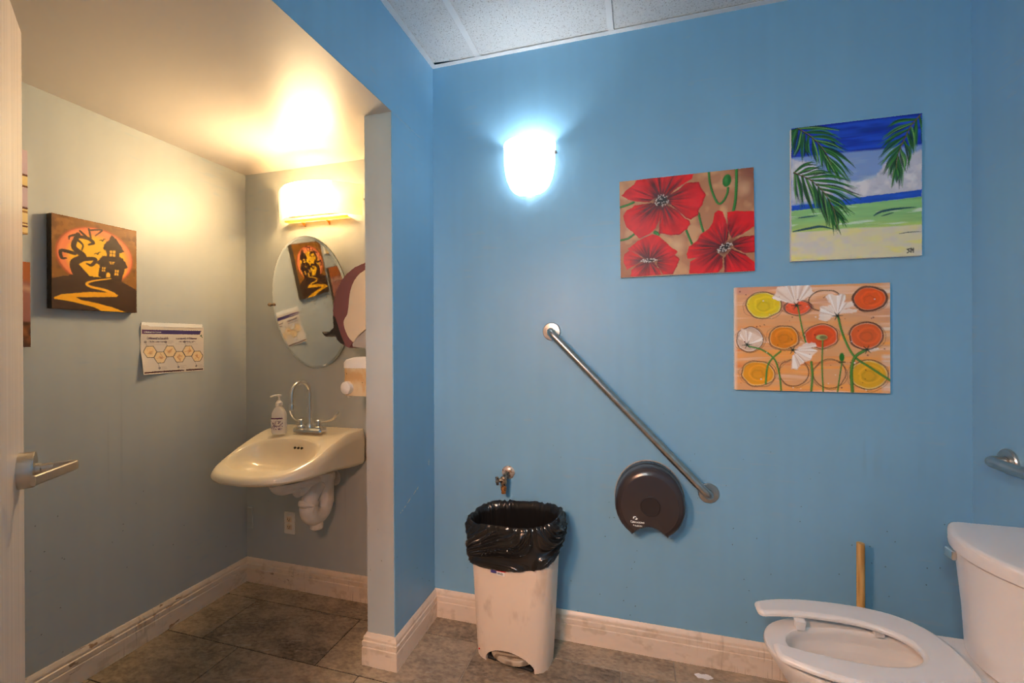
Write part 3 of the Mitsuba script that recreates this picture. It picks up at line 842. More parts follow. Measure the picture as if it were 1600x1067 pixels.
obj(t + '__back_box', loft([tp_ring(1.0, .001), tp_ring(1.0, .045), tp_ring(.97, .052)]), 'smoke_rim', 30)
obj(t + '__cover', loft([tp_ring(.985, .045), tp_ring(.985, .085), tp_ring(.965, .100), tp_ring(.93, .108), tp_ring(.86, .114), tp_ring(.82, .1155), tp_ring(.80, .118), tp_ring(.45, .123), tp_ring(.02, .124)]), 'smoke_brown', 28, label='translucent smoky cover')
obj(t + '__hub', lathe([(.001, 0), (.040, 0), (.040, .002), (.036, .003), (.034, .0012), (.001, .0010)], 36, (tx + .003, YB - .1235, tz + .008), (0, -1, 0)), 'smoke_hub', 30, label='round moulded boss')
obj(t + '__edge_strip', tube(np.array([(tx + .1375 * math.cos(q), YB - .006, tz + .1375 * math.sin(q) * (1.15 if math.sin(q) > 0 else 1)) for q in np.linspace(-.5, 3.5, 40)]), .003, 6), 'grey_plastic', True)
obj(t + '__paper_roll', lathe([(.02, 0), (.085, 0), (.085, .08), (.02, .08)], 40, (tx, YB - .010, tz - .045), (0, -1, 0)), 'print_white', 30) if False else None
FRONT = lambda x, z, d: frame((tx + x, YB - d, tz + z), (1, 0, 0), (0, 0, 1), (0, -1, 0))
obj(t + '__lettering', put(meshkit.text_mesh('Cascades', .0085, .0006, True), FRONT(-.074, -.062, .1222)), 'print_white', label='white maker lettering')
obj(t + '__lettering', put(meshkit.text_mesh('TANDEM', .0060, .0006, True), FRONT(-.064, -.076, .1222)), 'print_white')
lg = [poly_prism([(0, 0), (.006, 0), (.012, .004), (.018, .013), (.012, .013), (.005, .008)], .0006), poly_prism([(-.008, .004), (-.003, .004), (-.001, .010), (.006, .0105), (.004, .014), (-.005, .013)], .0006)]
obj(t + '__emblem', put(cat_mesh(*lg), FRONT(-.056, -.050, .1222)), 'print_white')

# ================================================================== water stub and valve
t = 'water_valve'
tag(t, 'corroded water shutoff valve on the back wall above the trash can', 'water valve')
wx, wz = -.577, .712
obj(t + '__escutcheon', lathe([(.001, 0), (.030, 0), (.030, .003), (.022, .009), (.014, .012), (.001, .012)], 32, (wx, YB, wz), (0, -1, 0)), 'escutcheon', 35, label='round wall escutcheon')
obj(t + '__pipe', tube(np.array([(wx, YB - .004, wz), (wx, YB - .040, wz), (wx - .002, YB - .062, wz - .010)]), .010, 14), 'brass_old', 40)
obj(t + '__body', cat_mesh(lathe([(.001, -.020), (.013, -.018), (.015, -.008), (.015, .010), (.012, .016), (.001, .018)], 18, (wx - .003, YB - .064, wz - .018)), lathe([(.001, 0), (.012, 0), (.012, .012), (.008, .020), (.008, .026), (.001, .026)], 16, (wx - .003, YB - .064, wz - .016), (-.8, -.6, 0))), 'brass_old', 35)
kn = []
for i in range(5):
    q = i * 2 * math.pi / 5
    kn.append(lathe([(.001, -.005), (.007, -.004), (.007, .004), (.001, .005)], 10, (wx - .027 + .011 * math.cos(q) * .6, YB - .083 - .011 * math.cos(q) * .8, wz - .016 + .013 * math.sin(q)), (-.8, -.6, 0)))
obj(t + '__handle', cat_mesh(*kn, lathe([(.001, -.004), (.009, -.003), (.009, .003), (.001, .004)], 14, (wx - .027, YB - .083, wz - .016), (-.8, -.6, 0))), 'brass_old', 35, label='small scalloped handle')
obj(t + '__outlet', lathe([(.001, -.066), (.010, -.066), (.0105, -.060), (.0105, -.052), (.013, -.050), (.013, -.038), (.009, -.034), (.009, -.018), (.001, -.018)], 16, (wx - .003, YB - .064, wz - .010)), 'copper_rust', 30, label='coppery outlet nut')

# ================================================================== step trash can
t = 'trash_can'
tag(t, 'off white step trash can with a foot pedal against the back wall', 'trash can')
BC = np.array([-.505, 1.778])
BR = math.radians(-7.5)


def bin_ring(hx, hy, z, e=3.2, dy=0.0, wob=None):
    a_ = np.linspace(0, 2 * np.pi, 97)[:-1]
    x = hx * np.sign(np.cos(a_)) * np.abs(np.cos(a_)) ** (2 / e)
    y = hy * np.sign(np.sin(a_)) * np.abs(np.sin(a_)) ** (2 / e) + dy
    return np.stack([BC[0] + x * math.cos(BR) - y * math.sin(BR), BC[1] + x * math.sin(BR) + y * math.cos(BR), np.full_like(x, z)], 1)


S = lambda z: np.interp(z, [0, .05, .56], [.94, .97, 1.135])
HX, HY = .166, .098
outer = loft([bin_ring(HX * .95, HY * .94, .0), bin_ring(HX * S(.02), HY * S(.02), .012), bin_ring(HX * S(.05), HY * S(.05), .05), bin_ring(HX * S(.3), HY * S(.3), .3), bin_ring(HX * S(.53), HY * S(.53), .53)])
inner = loft([bin_ring(HX * S(.10) - .004, HY * S(.10) - .004, .10), bin_ring(HX * S(.3) - .004, HY * S(.3) - .004, .3), bin_ring(HX * S(.56) - .004, HY * S(.56) - .004, .57)])
arch2 = np.array([(-.105, -.01)] + [(.105 * math.cos(q) - .0, .012 + .050 * math.sin(q)) for q in np.linspace(np.pi, 0, 24)] + [(.105, -.01)])
bm = frame((BC[0], BC[1], 0), (math.cos(BR), math.sin(BR), 0), (0, 0, 1), (math.sin(BR), -math.cos(BR), 0))
arch = put(poly_prism(arch2, .08), bm @ frame((.010, 0, .045), (1, 0, 0), (0, 1, 0), (0, 0, 1)))
arch3 = np.array([(-.112, -.01)] + [(.112 * math.cos(q), .030 + .062 * math.sin(q)) for q in np.linspace(np.pi, 0, 24)] + [(.112, -.01)])
scallop = put(poly_prism(arch3, .08), bm @ frame((.010, 0, .089), (1, 0, 0), (0, 1, 0), (0, 0, 1)))
body = manifold(outer) - manifold(inner) - manifold(arch) - manifold(scallop)
obj(t + '__body', from_manifold(body), 'bin_plastic', 32)
ped = np.array([(-.096, 0)] + [(.096 * math.cos(q), .030 * math.sin(q) + .0) for q in np.linspace(np.pi, 0, 20)] + [(.096, 0)])
pedal = []
for z, k in ((.020, .98), (.026, 1.0), (.034, .97), (.038, .90)):
    q = np.linspace(0, 2 * np.pi, 41)[:-1]
    pts = np.stack([.094 * k * np.cos(q), np.full_like(q, z), .052 + .052 * k * np.clip(np.sin(q), -.5, 1)], 1)
    pts[:, 1] += .016 * (1 - (np.clip(pts[:, 2], .03, .104) - .03) / .074)
    pedal.append(pts)
obj(t + '__pedal', put(loft(pedal), bm @ frame((.008, 0, .0), (1, 0, 0), (0, 1, 0), (0, 0, 1))), 'pedal_plastic', 30, label='dull brown foot pedal')
rid = [tube(np.array([(.080 * k * math.cos(q), .053 - .020 * (k - .4) * 0 - .006, .060 + .040 * k * math.sin(q)) for q in np.linspace(.15, np.pi - .15, 16)]), .0016, 5) for k in (.95, .75, .55)]
obj(t + '__foot_strip', put(box(-.100, .100, .002, .014, .028, .080, .003), bm @ frame((.008, 0, .0), (1, 0, 0), (0, 1, 0), (0, 0, 1))), 'hole_black')
def on_front(x, z, eps=.0006):
    """A frame on the can's front face at local x and height z."""
    y = HY * float(S(z)) * (1 - abs(x / (HX * float(S(z)))) ** 4) ** .25
    return bm @ frame((x, z, y + eps), (1, 0, 0), (0, 1, -.0), (0, 0, 1))
obj(t + '__sticker', put(box(-.0, .026, 0, .012, 0, .0008), on_front(-.062, .377)), 'label_blue', label='blue corner of the sticker under the bag')
obj(t + '__sticker', put(box(0, .036, 0, .016, 0, .0008), on_front(-.036, .373)), 'print_white')
obj(t + '__sticker', put(box(0, .040, .0, .010, 0, .0009), on_front(-.036, .3885)), 'label_red', label='red corner of the sticker under the bag')
obj(t + '__sticker', put(cat_mesh(*[box(.005 + .005 * i, .0075 + .005 * i, .003, .012, .0008, .0012) for i in range(5)]), on_front(-.036, .373)), 'print_dark')
obj(t + '__red_dot', put(lathe([(.0001, 0), (.004, 0), (.003, .001), (.0001, .001)], 12), on_front(-.128, .036)), 'label_red')

# ---- the bag: an inner liner, a rolled rim and a wrinkled skirt
t = 'trash_bag'
na = 480
aa = np.linspace(0, 2 * np.pi, na + 1)[:-1]


def ridge(u, w, k, seed):
    """Creased noise: sharp ridges between soft hollows."""
    n_ = meshkit.noise(np.stack([u, np.broadcast_to(w, u.shape), np.full(u.shape, k)], -1), seed)
    return 1 - np.abs(2 * n_ - 1)


def bag_ring(z, grow, amp, seed, ztilt=1.0, skirt=0.0):
    s = float(S(min(z, .56)))
    e = 2.9
    hx, hy = HX * s + grow, HY * s + grow
    x = hx * np.sign(np.cos(aa)) * np.abs(np.cos(aa)) ** (2 / e)
    y = hy * np.sign(np.sin(aa)) * np.abs(np.sin(aa)) ** (2 / e)
    # gathers below the rim fan towards a tuck at the right front; long slanting creases on the left
    pull = skirt * 1.6 * np.sin(np.clip(aa - 5.2, -1.4, 1.4))
    g1 = ridge((aa - pull) * 9.0, z * 6.0, 3.0, seed)
    g2 = ridge((aa - pull) * 21.0, z * 10.0, 5.0, seed + 1)
    h1 = ridge(aa * 2.2, z * 46.0 + 5.0 * np.sin(aa - .6), 8.0, seed + 2)
    h2 = ridge(aa * 5.0 + z * 30, z * 95.0 + 9.0 * np.sin(aa - .6), 2.0, seed + 3)
    left = np.clip(.55 - 1.3 * np.cos(aa - 5.9 + 1.0), 0, 1) * np.clip(skirt * 3, 0, 1)
    d = amp * ((g1 ** 2 + .45 * g2 ** 2) * (1 - .75 * left) + (h1 ** 2 + .35 * h2 ** 2) * left - .45)
    k = 1 + d / np.hypot(x, y)
    x, y = x * k, y * k
    zz = z + ztilt * (.020 * np.cos(aa) + .012 * np.sin(aa)) + .010 * (g1 - .5) * (amp > .003) * (skirt <= .2)
    return np.stack([BC[0] + x * math.cos(BR) - y * math.sin(BR), BC[1] + x * math.sin(BR) + y * math.cos(BR), zz], 1)


rings = [bag_ring(.16, -.016, .001, 11, .2), bag_ring(.30, -.016, .002, 11, .4), bag_ring(.42, -.015, .003, 11, .7), bag_ring(.50, -.015, .004, 11, .9), bag_ring(.555, -.014, .005, 11), bag_ring(.572, -.008, .005, 11), bag_ring(.583, -.001, .005, 11), bag_ring(.586, .006, .005, 11),
         bag_ring(.579, .012, .006, 11)]
for q in np.linspace(0, 1, 48):
    r = bag_ring(.571 - .150 * q, .0135 + .006 * math.sin(math.pi * min(q * 1.15, 1)) ** .8 - .004 * q, .005 + .013 * math.sin(math.pi * min(q * .95, 1)) ** .6, 11, 1.0, q)
    hem = .018 * np.cos(aa) * q + .014 * q * (np.clip(np.cos(aa - 5.35), 0, 1) ** 6) * -1 + .008 * q * np.sin(aa * 5 + 1) * .5
    r[:, 2] += hem
    rings.append(r)
bag = loft(rings, True, False)
obj(t, bag, 'bag_plastic', 32, label='shiny black garbage bag lining the trash can and folded over its rim', cat='garbage bag')

# ================================================================== toilet
t = 'toilet'
tag(t, 'white two piece toilet with an open front seat against the right wall', 'toilet')
TY = 1.468


def plan(x0, x1, hw, z, n=96, e=2.2, tipp=1.0):
    """Elongated outline from its tip x0 to its back x1, half width hw."""
    q = np.linspace(0, 2 * np.pi, n + 1)[:-1]
    xm = x0 + (x1 - x0) * .58
    c, s = np.cos(q), np.sin(q)
    ex = np.where(c < 0, e, 3.0)
    lx = np.where(c < 0, xm - x0, x1 - xm)
    x = xm + np.sign(c) * np.abs(c) ** (2 / ex) * lx
    y = np.sign(s) * np.abs(s) ** (2 / ex) * hw
    return np.stack([x, TY + y, np.broadcast_to(z, x.shape)], 1)


RZ = .418
bowl = loft([plan(.500, .900, .105, .0), plan(.500, .900, .105, .02), plan(.492, .890, .100, .10), plan(.470, .890, .108, .20), plan(.428, .895, .135, .29), plan(.388, .90, .163, .355), plan(.364, .90, .176, .392), plan(.357, .90, .180, .408), plan(.360, .90, .179, RZ - .003), plan(.368, .895, .173, RZ),
             plan(.412, .845, .125, RZ), plan(.417, .838, .120, RZ - .004), plan(.421, .835, .117, RZ - .018), plan(.418, .838, .120, RZ - .034), plan(.425, .832, .117, RZ - .048), plan(.434, .825, .112, RZ - .062), plan(.436, .823, .111, RZ - .064), plan(.450, .800, .098, .300), plan(.490, .760, .075, .240), plan(.530, .720, .050, .205), plan(.56, .69, .03, .195)])
obj(t + '__bowl', bowl, 'toilet_china', 40)
scene['toilet_water'] = {'type': 'principled', 'base_color': rgb(.70, .68, .62), 'roughness': 0.02, 'specular': 0.5}
obj(t + '__water', loft([plan(.485, .765, .078, .246), plan(.6, .64, .01, .2461)], True, True), 'toilet_water')
deck = rbox(.815, 1.090, TY - .150, TY + .150, .385, RZ + .012, .014)
obj(t + '__deck', deck, 'toilet_china', 40, label='china deck under the tank')
obj(t + '__foot', loft([plan(.80, 1.06, .105, .0), plan(.80, 1.06, .103, .10), plan(.80, 1.07, .112, .30), plan(.80, 1.08, .130, .395)]), 'toilet_china', 40)
# seat: an open-front horseshoe
SZ0, SZ1 = .444, .462


def horseshoe():
    """Outline of the seat in plan; the gap of the open front faces -x."""
    from shapely.geometry import Polygon, box as rect

    def sup(xa, xb, xm, hw, ef, eb):
        p = []
        for q in np.linspace(0, 2 * np.pi, 161)[:-1]:
            c, s_ = math.cos(q), math.sin(q)
            e_ = ef if c < 0 else eb
            p.append((xm + math.copysign(abs(c) ** (2 / e_), c) * ((xm - xa) if c < 0 else (xb - xm)), math.copysign(abs(s_) ** (2 / e_), s_) * hw))
        return Polygon(p)
    g_ = sup(.285, .832, .610, .190, 2.2, 2.7).intersection(rect(.357, -1, 2, 1))
    hole = sup(.300, .735, .570, .098, 2.1, 2.2).union(rect(.25, -.050, .43, .050))
    return g_.difference(hole).buffer(-.016).buffer(.030).buffer(-.014)


def seat_mesh():
    from shapely.geometry import Polygon, LineString
    base = horseshoe()
    layers = [(-.006, SZ0), (-.0015, SZ0 + .002), (0, SZ0 + .006), (0, SZ0 + .010), (-.002, SZ1 - .004), (-.007, SZ1 - .001), (-.012, SZ1)]
    rc = np.array(base.exterior.coords)[:-1]
    if not base.exterior.is_ccw:
        rc = rc[::-1]
    L = LineString(np.vstack([rc, rc[:1]]))
    P0 = np.array([np.array(L.interpolate(d, normalized=True).coords[0]) for d in np.linspace(0, 1, 301)[:-1]])
    tg = np.roll(P0, -1, 0) - np.roll(P0, 1, 0)
    tg /= np.linalg.norm(tg, axis=1, keepdims=True)
    nn = np.stack([tg[:, 1], -tg[:, 0]], 1)
    rings_ = []
    for gr, z in layers:
        q = P0 + nn * gr
        rings_.append(np.column_stack([q[:, 0], TY + q[:, 1], np.full(len(q), z)]))
    side = loft(rings_, False, False)
    caps = []
    for rg, up in ((rings_[0], False), (rings_[-1], True)):
        g_ = Polygon(rg[:, :2]).buffer(0)
        v2, f2 = trimesh.creation.triangulate_polygon(g_, engine='earcut')
        cm = trimesh.Trimesh(np.column_stack([v2, np.full(len(v2), rg[0, 2])]), f2, process=False)
        if (cm.face_normals[:, 2].mean() > 0) != up:
            cm.invert()
        caps.append(cm)
    m_ = cat_mesh(side, *caps)
    return m_


sm = seat_mesh()
fn = sm.face_normals[:len(sm.faces) // 3]
obj(t + '__seat', sm, 'seat_plastic', 35, label='white open front seat')
for bxx, byy in ((.474, .083), (.690, .110), (.474, -.083), (.690, -.110)):
    obj(t + '__seat__bumper', loft([[(bxx + sx * k, TY + byy + sy_ * k * .8, z) for sx, sy_ in ((-1, -1), (1, -1), (1, 1), (-1, 1))] for k, z in ((.011, RZ + .0008), (.014, SZ0 + .001))]), 'seat_plastic')
for sgn in (-1, 1):
    obj(t + '__hinge', rbox(.795, .835, TY + sgn * .075 - .022, TY + sgn * .075 + .022, RZ + .002, SZ0 + .002, .006), 'seat_plastic', 40)


def tank_plan(x_front, bow, x_back, hw, z, n=40):
    y = np.linspace(-1, 1, n)
    f = [(x_front - bow * (1 - abs(q) ** 2.0) , q * hw) for q in y]
    r = .018
    b = [(x_back - .006, hw + .0), (x_back, hw - .012), (x_back, 0), (x_back, -hw + .012), (x_back - .006, -hw)]
    return np.array([(x, TY + yy, z) for x, yy in f + b])


obj(t + '__tank', loft([tank_plan(.932, .045, 1.085, .135, RZ + .012), tank_plan(.922, .055, 1.093, .150, RZ + .022), tank_plan(.920, .058, 1.095, .158, .55), tank_plan(.910, .058, 1.098, .176, .718)]), 'toilet_china', 40, label='white cistern')
obj(t + '__tank_lid', loft([tank_plan(.905, .062, 1.100, .174, .718), tank_plan(.900, .062, 1.103, .181, .723), tank_plan(.900, .062, 1.103, .182, .750), tank_plan(.904, .062, 1.101, .178, .758), tank_plan(.915, .060, 1.096, .173, .762)]), 'toilet_china', 40, label='bow fronted white tank lid')
# flush lever on the front corner
fl = (.872, TY + .104, .692)
obj(t + '__flush_lever', cat_mesh(lathe([(.001, 0), (.013, 0), (.013, .010), (.008, .014), (.001, .014)], 20, (fl[0] + .012, fl[1], fl[2]), (-1, .0, 0)), rbox(fl[0] - .014, fl[0] - .002, fl[1] - .016, fl[1] + .022, fl[2] - .014, fl[2] + .014, .005)), 'chrome', 35, label='chrome flush lever')

# ---- plunger standing behind the bowl
t = 'plunger'
tag(t, 'plunger with a plain wooden stick standing behind the toilet bowl', 'plunger')
px_, py_ = .757, 1.852
obj(t + '__stick', tube(np.array([(px_, py_, z) for z in np.linspace(.075, .585, 8)]), .0125, 18), 'stick_wood', 40)
obj(t + '__cup', lathe([(.060, 0), (.066, .004), (.066, .02), (.056, .05), (.030, .072), (.018, .085), (.018, .10), (.001, .10)], 32, (px_, py_ - .0, 0)), 'rubber', 40)

# ---- scrap of paper on the floor
sc = np.array([(-.035, .004), (-.020, .014), (-.004, .010), (.010, .016), (.026, .010), (.034, .000), (.020, -.008), (.012, -.014), (-.006, -.010), (-.022, -.013)])
scm = poly_prism(sc, .0012)
scm.apply_translation((.238, 1.850, .0002))
obj('paper_scrap', scm, 'print_white', label='torn white scrap of paper on the floor tiles left of the toilet', cat='paper scrap')
POPPY = {'petals': [[[(0.026, 0.147), (0.057, 0.099), (0.123, 0.042), (0.143, 0.004), (0.306, -0.01), (0.563, -0.002), (0.551, 0.049), (0.498, 0.086), (0.44, 0.129), (0.382, 0.191), (0.333, 0.204), (0.284, 0.198), (0.235, 0.237), (0.146, 0.22), (0.076, 0.192)], (0.328, 0.236)], [[(0.391, 0.193), (0.459, 0.15), (0.517, 0.088), (0.607, 0.094), (0.62, 0.133), (0.629, 0.166), (0.658, 0.22), (0.637, 0.286), (0.632, 0.31), (0.603, 0.369), (0.603, 0.407), (0.546, 0.451), (0.513, 0.428), (0.466, 0.366), (0.4, 0.283), (0.372, 0.235)], (0.328, 0.236)], [[(0.337, 0.307), (0.371, 0.292), (0.457, 0.365), (0.494, 0.432), (0.536, 0.468), (0.54, 0.5), (0.512, 0.548), (0.463, 0.593), (0.396, 0.593), (0.31, 0.565), (0.31, 0.489), (0.321, 0.388)], (0.328, 0.236)], [[(0.029, 0.356), (0.055, 0.313), (0.125, 0.263), (0.244, 0.258), (0.303, 0.271), (0.327, 0.325), (0.311, 0.412), (0.276, 0.511), (0.231, 0.564), (0.152, 0.601), (0.103, 0.532), (0.053, 0.475), (0.034, 0.395)], (0.328, 0.236)], [[(0.066, 0.71), (0.151, 0.627), (0.251, 0.579), (0.3, 0.596), (0.395, 0.719), (0.442, 0.768), (0.413, 0.803), (0.365, 0.837), (0.277, 0.83), (0.189, 0.81), (0.13, 0.754)], (0.228, 0.845)], [[(0.024, 0.836), (0.035, 0.759), (0.075, 0.723), (0.13, 0.767), (0.179, 0.822), (0.139, 0.858), (0.053, 0.922)], (0.228, 0.845)], [[(0.297, 0.845), (0.374, 0.832), (0.423, 0.798), (0.458, 0.845), (0.436, 0.919), (0.406, 0.99), (0.334, 0.99), (0.287, 0.882)], (0.228, 0.845)], [[(0.083, 0.995), (0.088, 0.931), (0.139, 0.871), (0.199, 0.85), (0.267, 0.868), (0.305, 0.947), (0.319, 0.992)], (0.228, 0.845)], [[(0.518, 0.787), (0.538, 0.72), (0.595, 0.669), (0.624, 0.603), (0.68, 0.565), (0.709, 0.493), (0.719, 0.42), (0.747, 0.392), (0.778, 0.414), (0.8, 0.503), (0.813, 0.578), (0.812, 0.677), (0.761, 0.746), (0.723, 0.804), (0.64, 0.835), (0.527, 0.838)], (0.792, 0.755)], [[(0.815, 0.418), (0.865, 0.411), (1.001, 0.429), (1.003, 0.561), (0.916, 0.637), (0.843, 0.667), (0.817, 0.579)], (0.792, 0.755)], [[(0.847, 0.704), (0.906, 0.667), (1.003, 0.658), (1.002, 0.816), (0.931, 0.822), (0.86, 0.767)], (0.792, 0.755)], [[(0.787, 0.859), (0.842, 0.778), (0.931, 0.834), (1.001, 0.925), (1.002, 1.004), (0.789, 1.001)], (0.792, 0.755)], [[(0.535, 0.995), (0.541, 0.877), (0.583, 0.849), (0.732, 0.805), (0.773, 0.846), (0.772, 0.944), (0.739, 0.997)], (0.792, 0.755)]], 'centres': [[(0.328, 0.236), 0.047, 0.055, 0.0], [(0.228, 0.839), 0.058, 0.018, 0.0], [(0.792, 0.755), 0.055, 0.035, -0.6]], 'stems': [[[(0.684, 0.005), (0.69, 0.105), (0.712, 0.22), (0.748, 0.318), (0.784, 0.303), (0.813, 0.233), (0.82, 0.178)], 0.011], [[(0.881, -0.002), (0.879, 0.143), (0.871, 0.302), (0.856, 0.404)], 0.014], [[(0.605, 0.401), (0.62, 0.496), (0.638, 0.585)], 0.011], [[(0.511, 0.554), (0.539, 0.651), (0.555, 0.702)], 0.011], [[(0.002, 0.268), (0.065, 0.249), (0.111, 0.229)], 0.012], [[(0.003, 0.613), (0.062, 0.599), (0.112, 0.559)], 0.011], [[(0.276, 0.556), (0.3, 0.577)], 0.018]], 'bud': (0.812, 0.103)}
PALM = {'clouds': [[(0.419, 0.426), (0.515, 0.451), (0.656, 0.422), (0.702, 0.37), (0.77, 0.298), (0.884, 0.292), (1.006, 0.254), (1.0, 0.54), (0.865, 0.55), (0.541, 0.554), (0.42, 0.517)], [(0.007, 0.238), (0.146, 0.265), (0.247, 0.343), (0.336, 0.534), (0.007, 0.571)]], 'sea': [(0.002, 0.58), (0.238, 0.579), (0.517, 0.558), (1.002, 0.536), (0.998, 0.587), (0.659, 0.602), (0.003, 0.624)], 'green': [(0.0, 0.621), (0.659, 0.602), (1.0, 0.587), (1.001, 0.839), (0.779, 0.838), (0.426, 0.825), (0.003, 0.797)], 'dark': [[[(0.649, 0.697), (0.707, 0.672), (0.822, 0.66), (0.963, 0.658)], 0.016], [[(0.707, 0.704), (0.799, 0.684)], 0.008], [[(0.015, 0.777), (0.154, 0.759), (0.241, 0.752), (0.34, 0.777)], 0.018], [[(0.058, 0.677), (0.128, 0.673), (0.215, 0.67)], 0.011], [[(0.836, 0.838), (0.915, 0.831), (0.997, 0.833)], 0.006]], 'fronds': [[[(0.053, 0.006), (0.168, 0.087), (0.269, 0.201), (0.32, 0.303)], [[(0.066, 0.007), (0.217, 0.017), (0.376, 0.055)], [(0.105, 0.04), (0.242, 0.049), (0.377, 0.109)], [(0.155, 0.08), (0.292, 0.1), (0.415, 0.181)], [(0.187, 0.107), (0.329, 0.149), (0.427, 0.21)], [(0.231, 0.157), (0.355, 0.215), (0.495, 0.328)], [(0.256, 0.188), (0.368, 0.262), (0.484, 0.391)], [(0.282, 0.231), (0.381, 0.332), (0.467, 0.43)], [(0.295, 0.267), (0.345, 0.34), (0.395, 0.435)], [(0.053, 0.006), (0.023, 0.09), (0.016, 0.183)], [(0.079, 0.026), (0.056, 0.128), (0.029, 0.213)], [(0.105, 0.052), (0.094, 0.155), (0.089, 0.242)], [(0.143, 0.073), (0.144, 0.16), (0.152, 0.231)], [(0.174, 0.1), (0.201, 0.2), (0.209, 0.294)], [(0.219, 0.144), (0.245, 0.239), (0.259, 0.338)], [(0.25, 0.182), (0.283, 0.277), (0.321, 0.384)], [(0.282, 0.231), (0.32, 0.326), (0.377, 0.423)], [(0.053, 0.006), (0.003, 0.03), (0.004, 0.112)]]], [[(0.021, 0.336), (0.161, 0.405), (0.274, 0.518), (0.338, 0.637), (0.37, 0.788)], [[(0.027, 0.334), (0.109, 0.291), (0.202, 0.276)], [(0.059, 0.345), (0.147, 0.317), (0.252, 0.307)], [(0.097, 0.359), (0.222, 0.347), (0.333, 0.376)], [(0.135, 0.386), (0.309, 0.377), (0.467, 0.418)], [(0.161, 0.405), (0.346, 0.42), (0.51, 0.495)], [(0.199, 0.437), (0.371, 0.474), (0.547, 0.555)], [(0.237, 0.475), (0.372, 0.514), (0.482, 0.59)], [(0.268, 0.512), (0.361, 0.57), (0.453, 0.639)], [(0.299, 0.554), (0.386, 0.606), (0.483, 0.675)], [(0.325, 0.602), (0.387, 0.663), (0.442, 0.741)], [(0.344, 0.649), (0.387, 0.698), (0.437, 0.757)], [(0.027, 0.338), (0.029, 0.453), (0.048, 0.566)], [(0.046, 0.347), (0.067, 0.468), (0.089, 0.603)], [(0.085, 0.364), (0.125, 0.507), (0.184, 0.66)], [(0.123, 0.385), (0.175, 0.499), (0.204, 0.617)], [(0.173, 0.418), (0.207, 0.536), (0.221, 0.641)], [(0.218, 0.462), (0.245, 0.597), (0.284, 0.743)], [(0.255, 0.499), (0.282, 0.622), (0.303, 0.75)], [(0.3, 0.56), (0.326, 0.671), (0.346, 0.798)], [(0.338, 0.637), (0.363, 0.719), (0.379, 0.798)]]], [[(0.986, 0.012), (0.914, 0.091), (0.849, 0.217), (0.816, 0.314), (0.811, 0.38)], [[(0.958, 0.041), (0.834, 0.039), (0.755, 0.074)], [(0.936, 0.061), (0.812, 0.092), (0.721, 0.155)], [(0.909, 0.102), (0.79, 0.145), (0.699, 0.214)], [(0.881, 0.149), (0.78, 0.21), (0.7, 0.281)], [(0.86, 0.196), (0.769, 0.254), (0.701, 0.331)], [(0.843, 0.228), (0.77, 0.309), (0.72, 0.394)], [(0.827, 0.281), (0.782, 0.355), (0.761, 0.442)], [(0.816, 0.325), (0.8, 0.401), (0.785, 0.505)], [(0.98, 0.027), (0.999, 0.111), (0.995, 0.209)], [(0.958, 0.047), (0.966, 0.141), (0.956, 0.227)], [(0.92, 0.092), (0.938, 0.171), (0.94, 0.275)], [(0.892, 0.133), (0.922, 0.213), (0.928, 0.247)], [(0.871, 0.186), (0.901, 0.277), (0.899, 0.382)], [(0.843, 0.239), (0.873, 0.33), (0.874, 0.407)], [(0.827, 0.292), (0.852, 0.394), (0.854, 0.514)], [(0.814, 0.347), (0.823, 0.414), (0.824, 0.469)]]]], 'sig': [[[(0.912, 0.948), (0.897, 0.955), (0.912, 0.967), (0.895, 0.977)], 0.009], [[(0.891, 0.951), (0.915, 0.95)], 0.006], [[(0.921, 0.975), (0.922, 0.945), (0.931, 0.962), (0.939, 0.946), (0.938, 0.975)], 0.009]]}
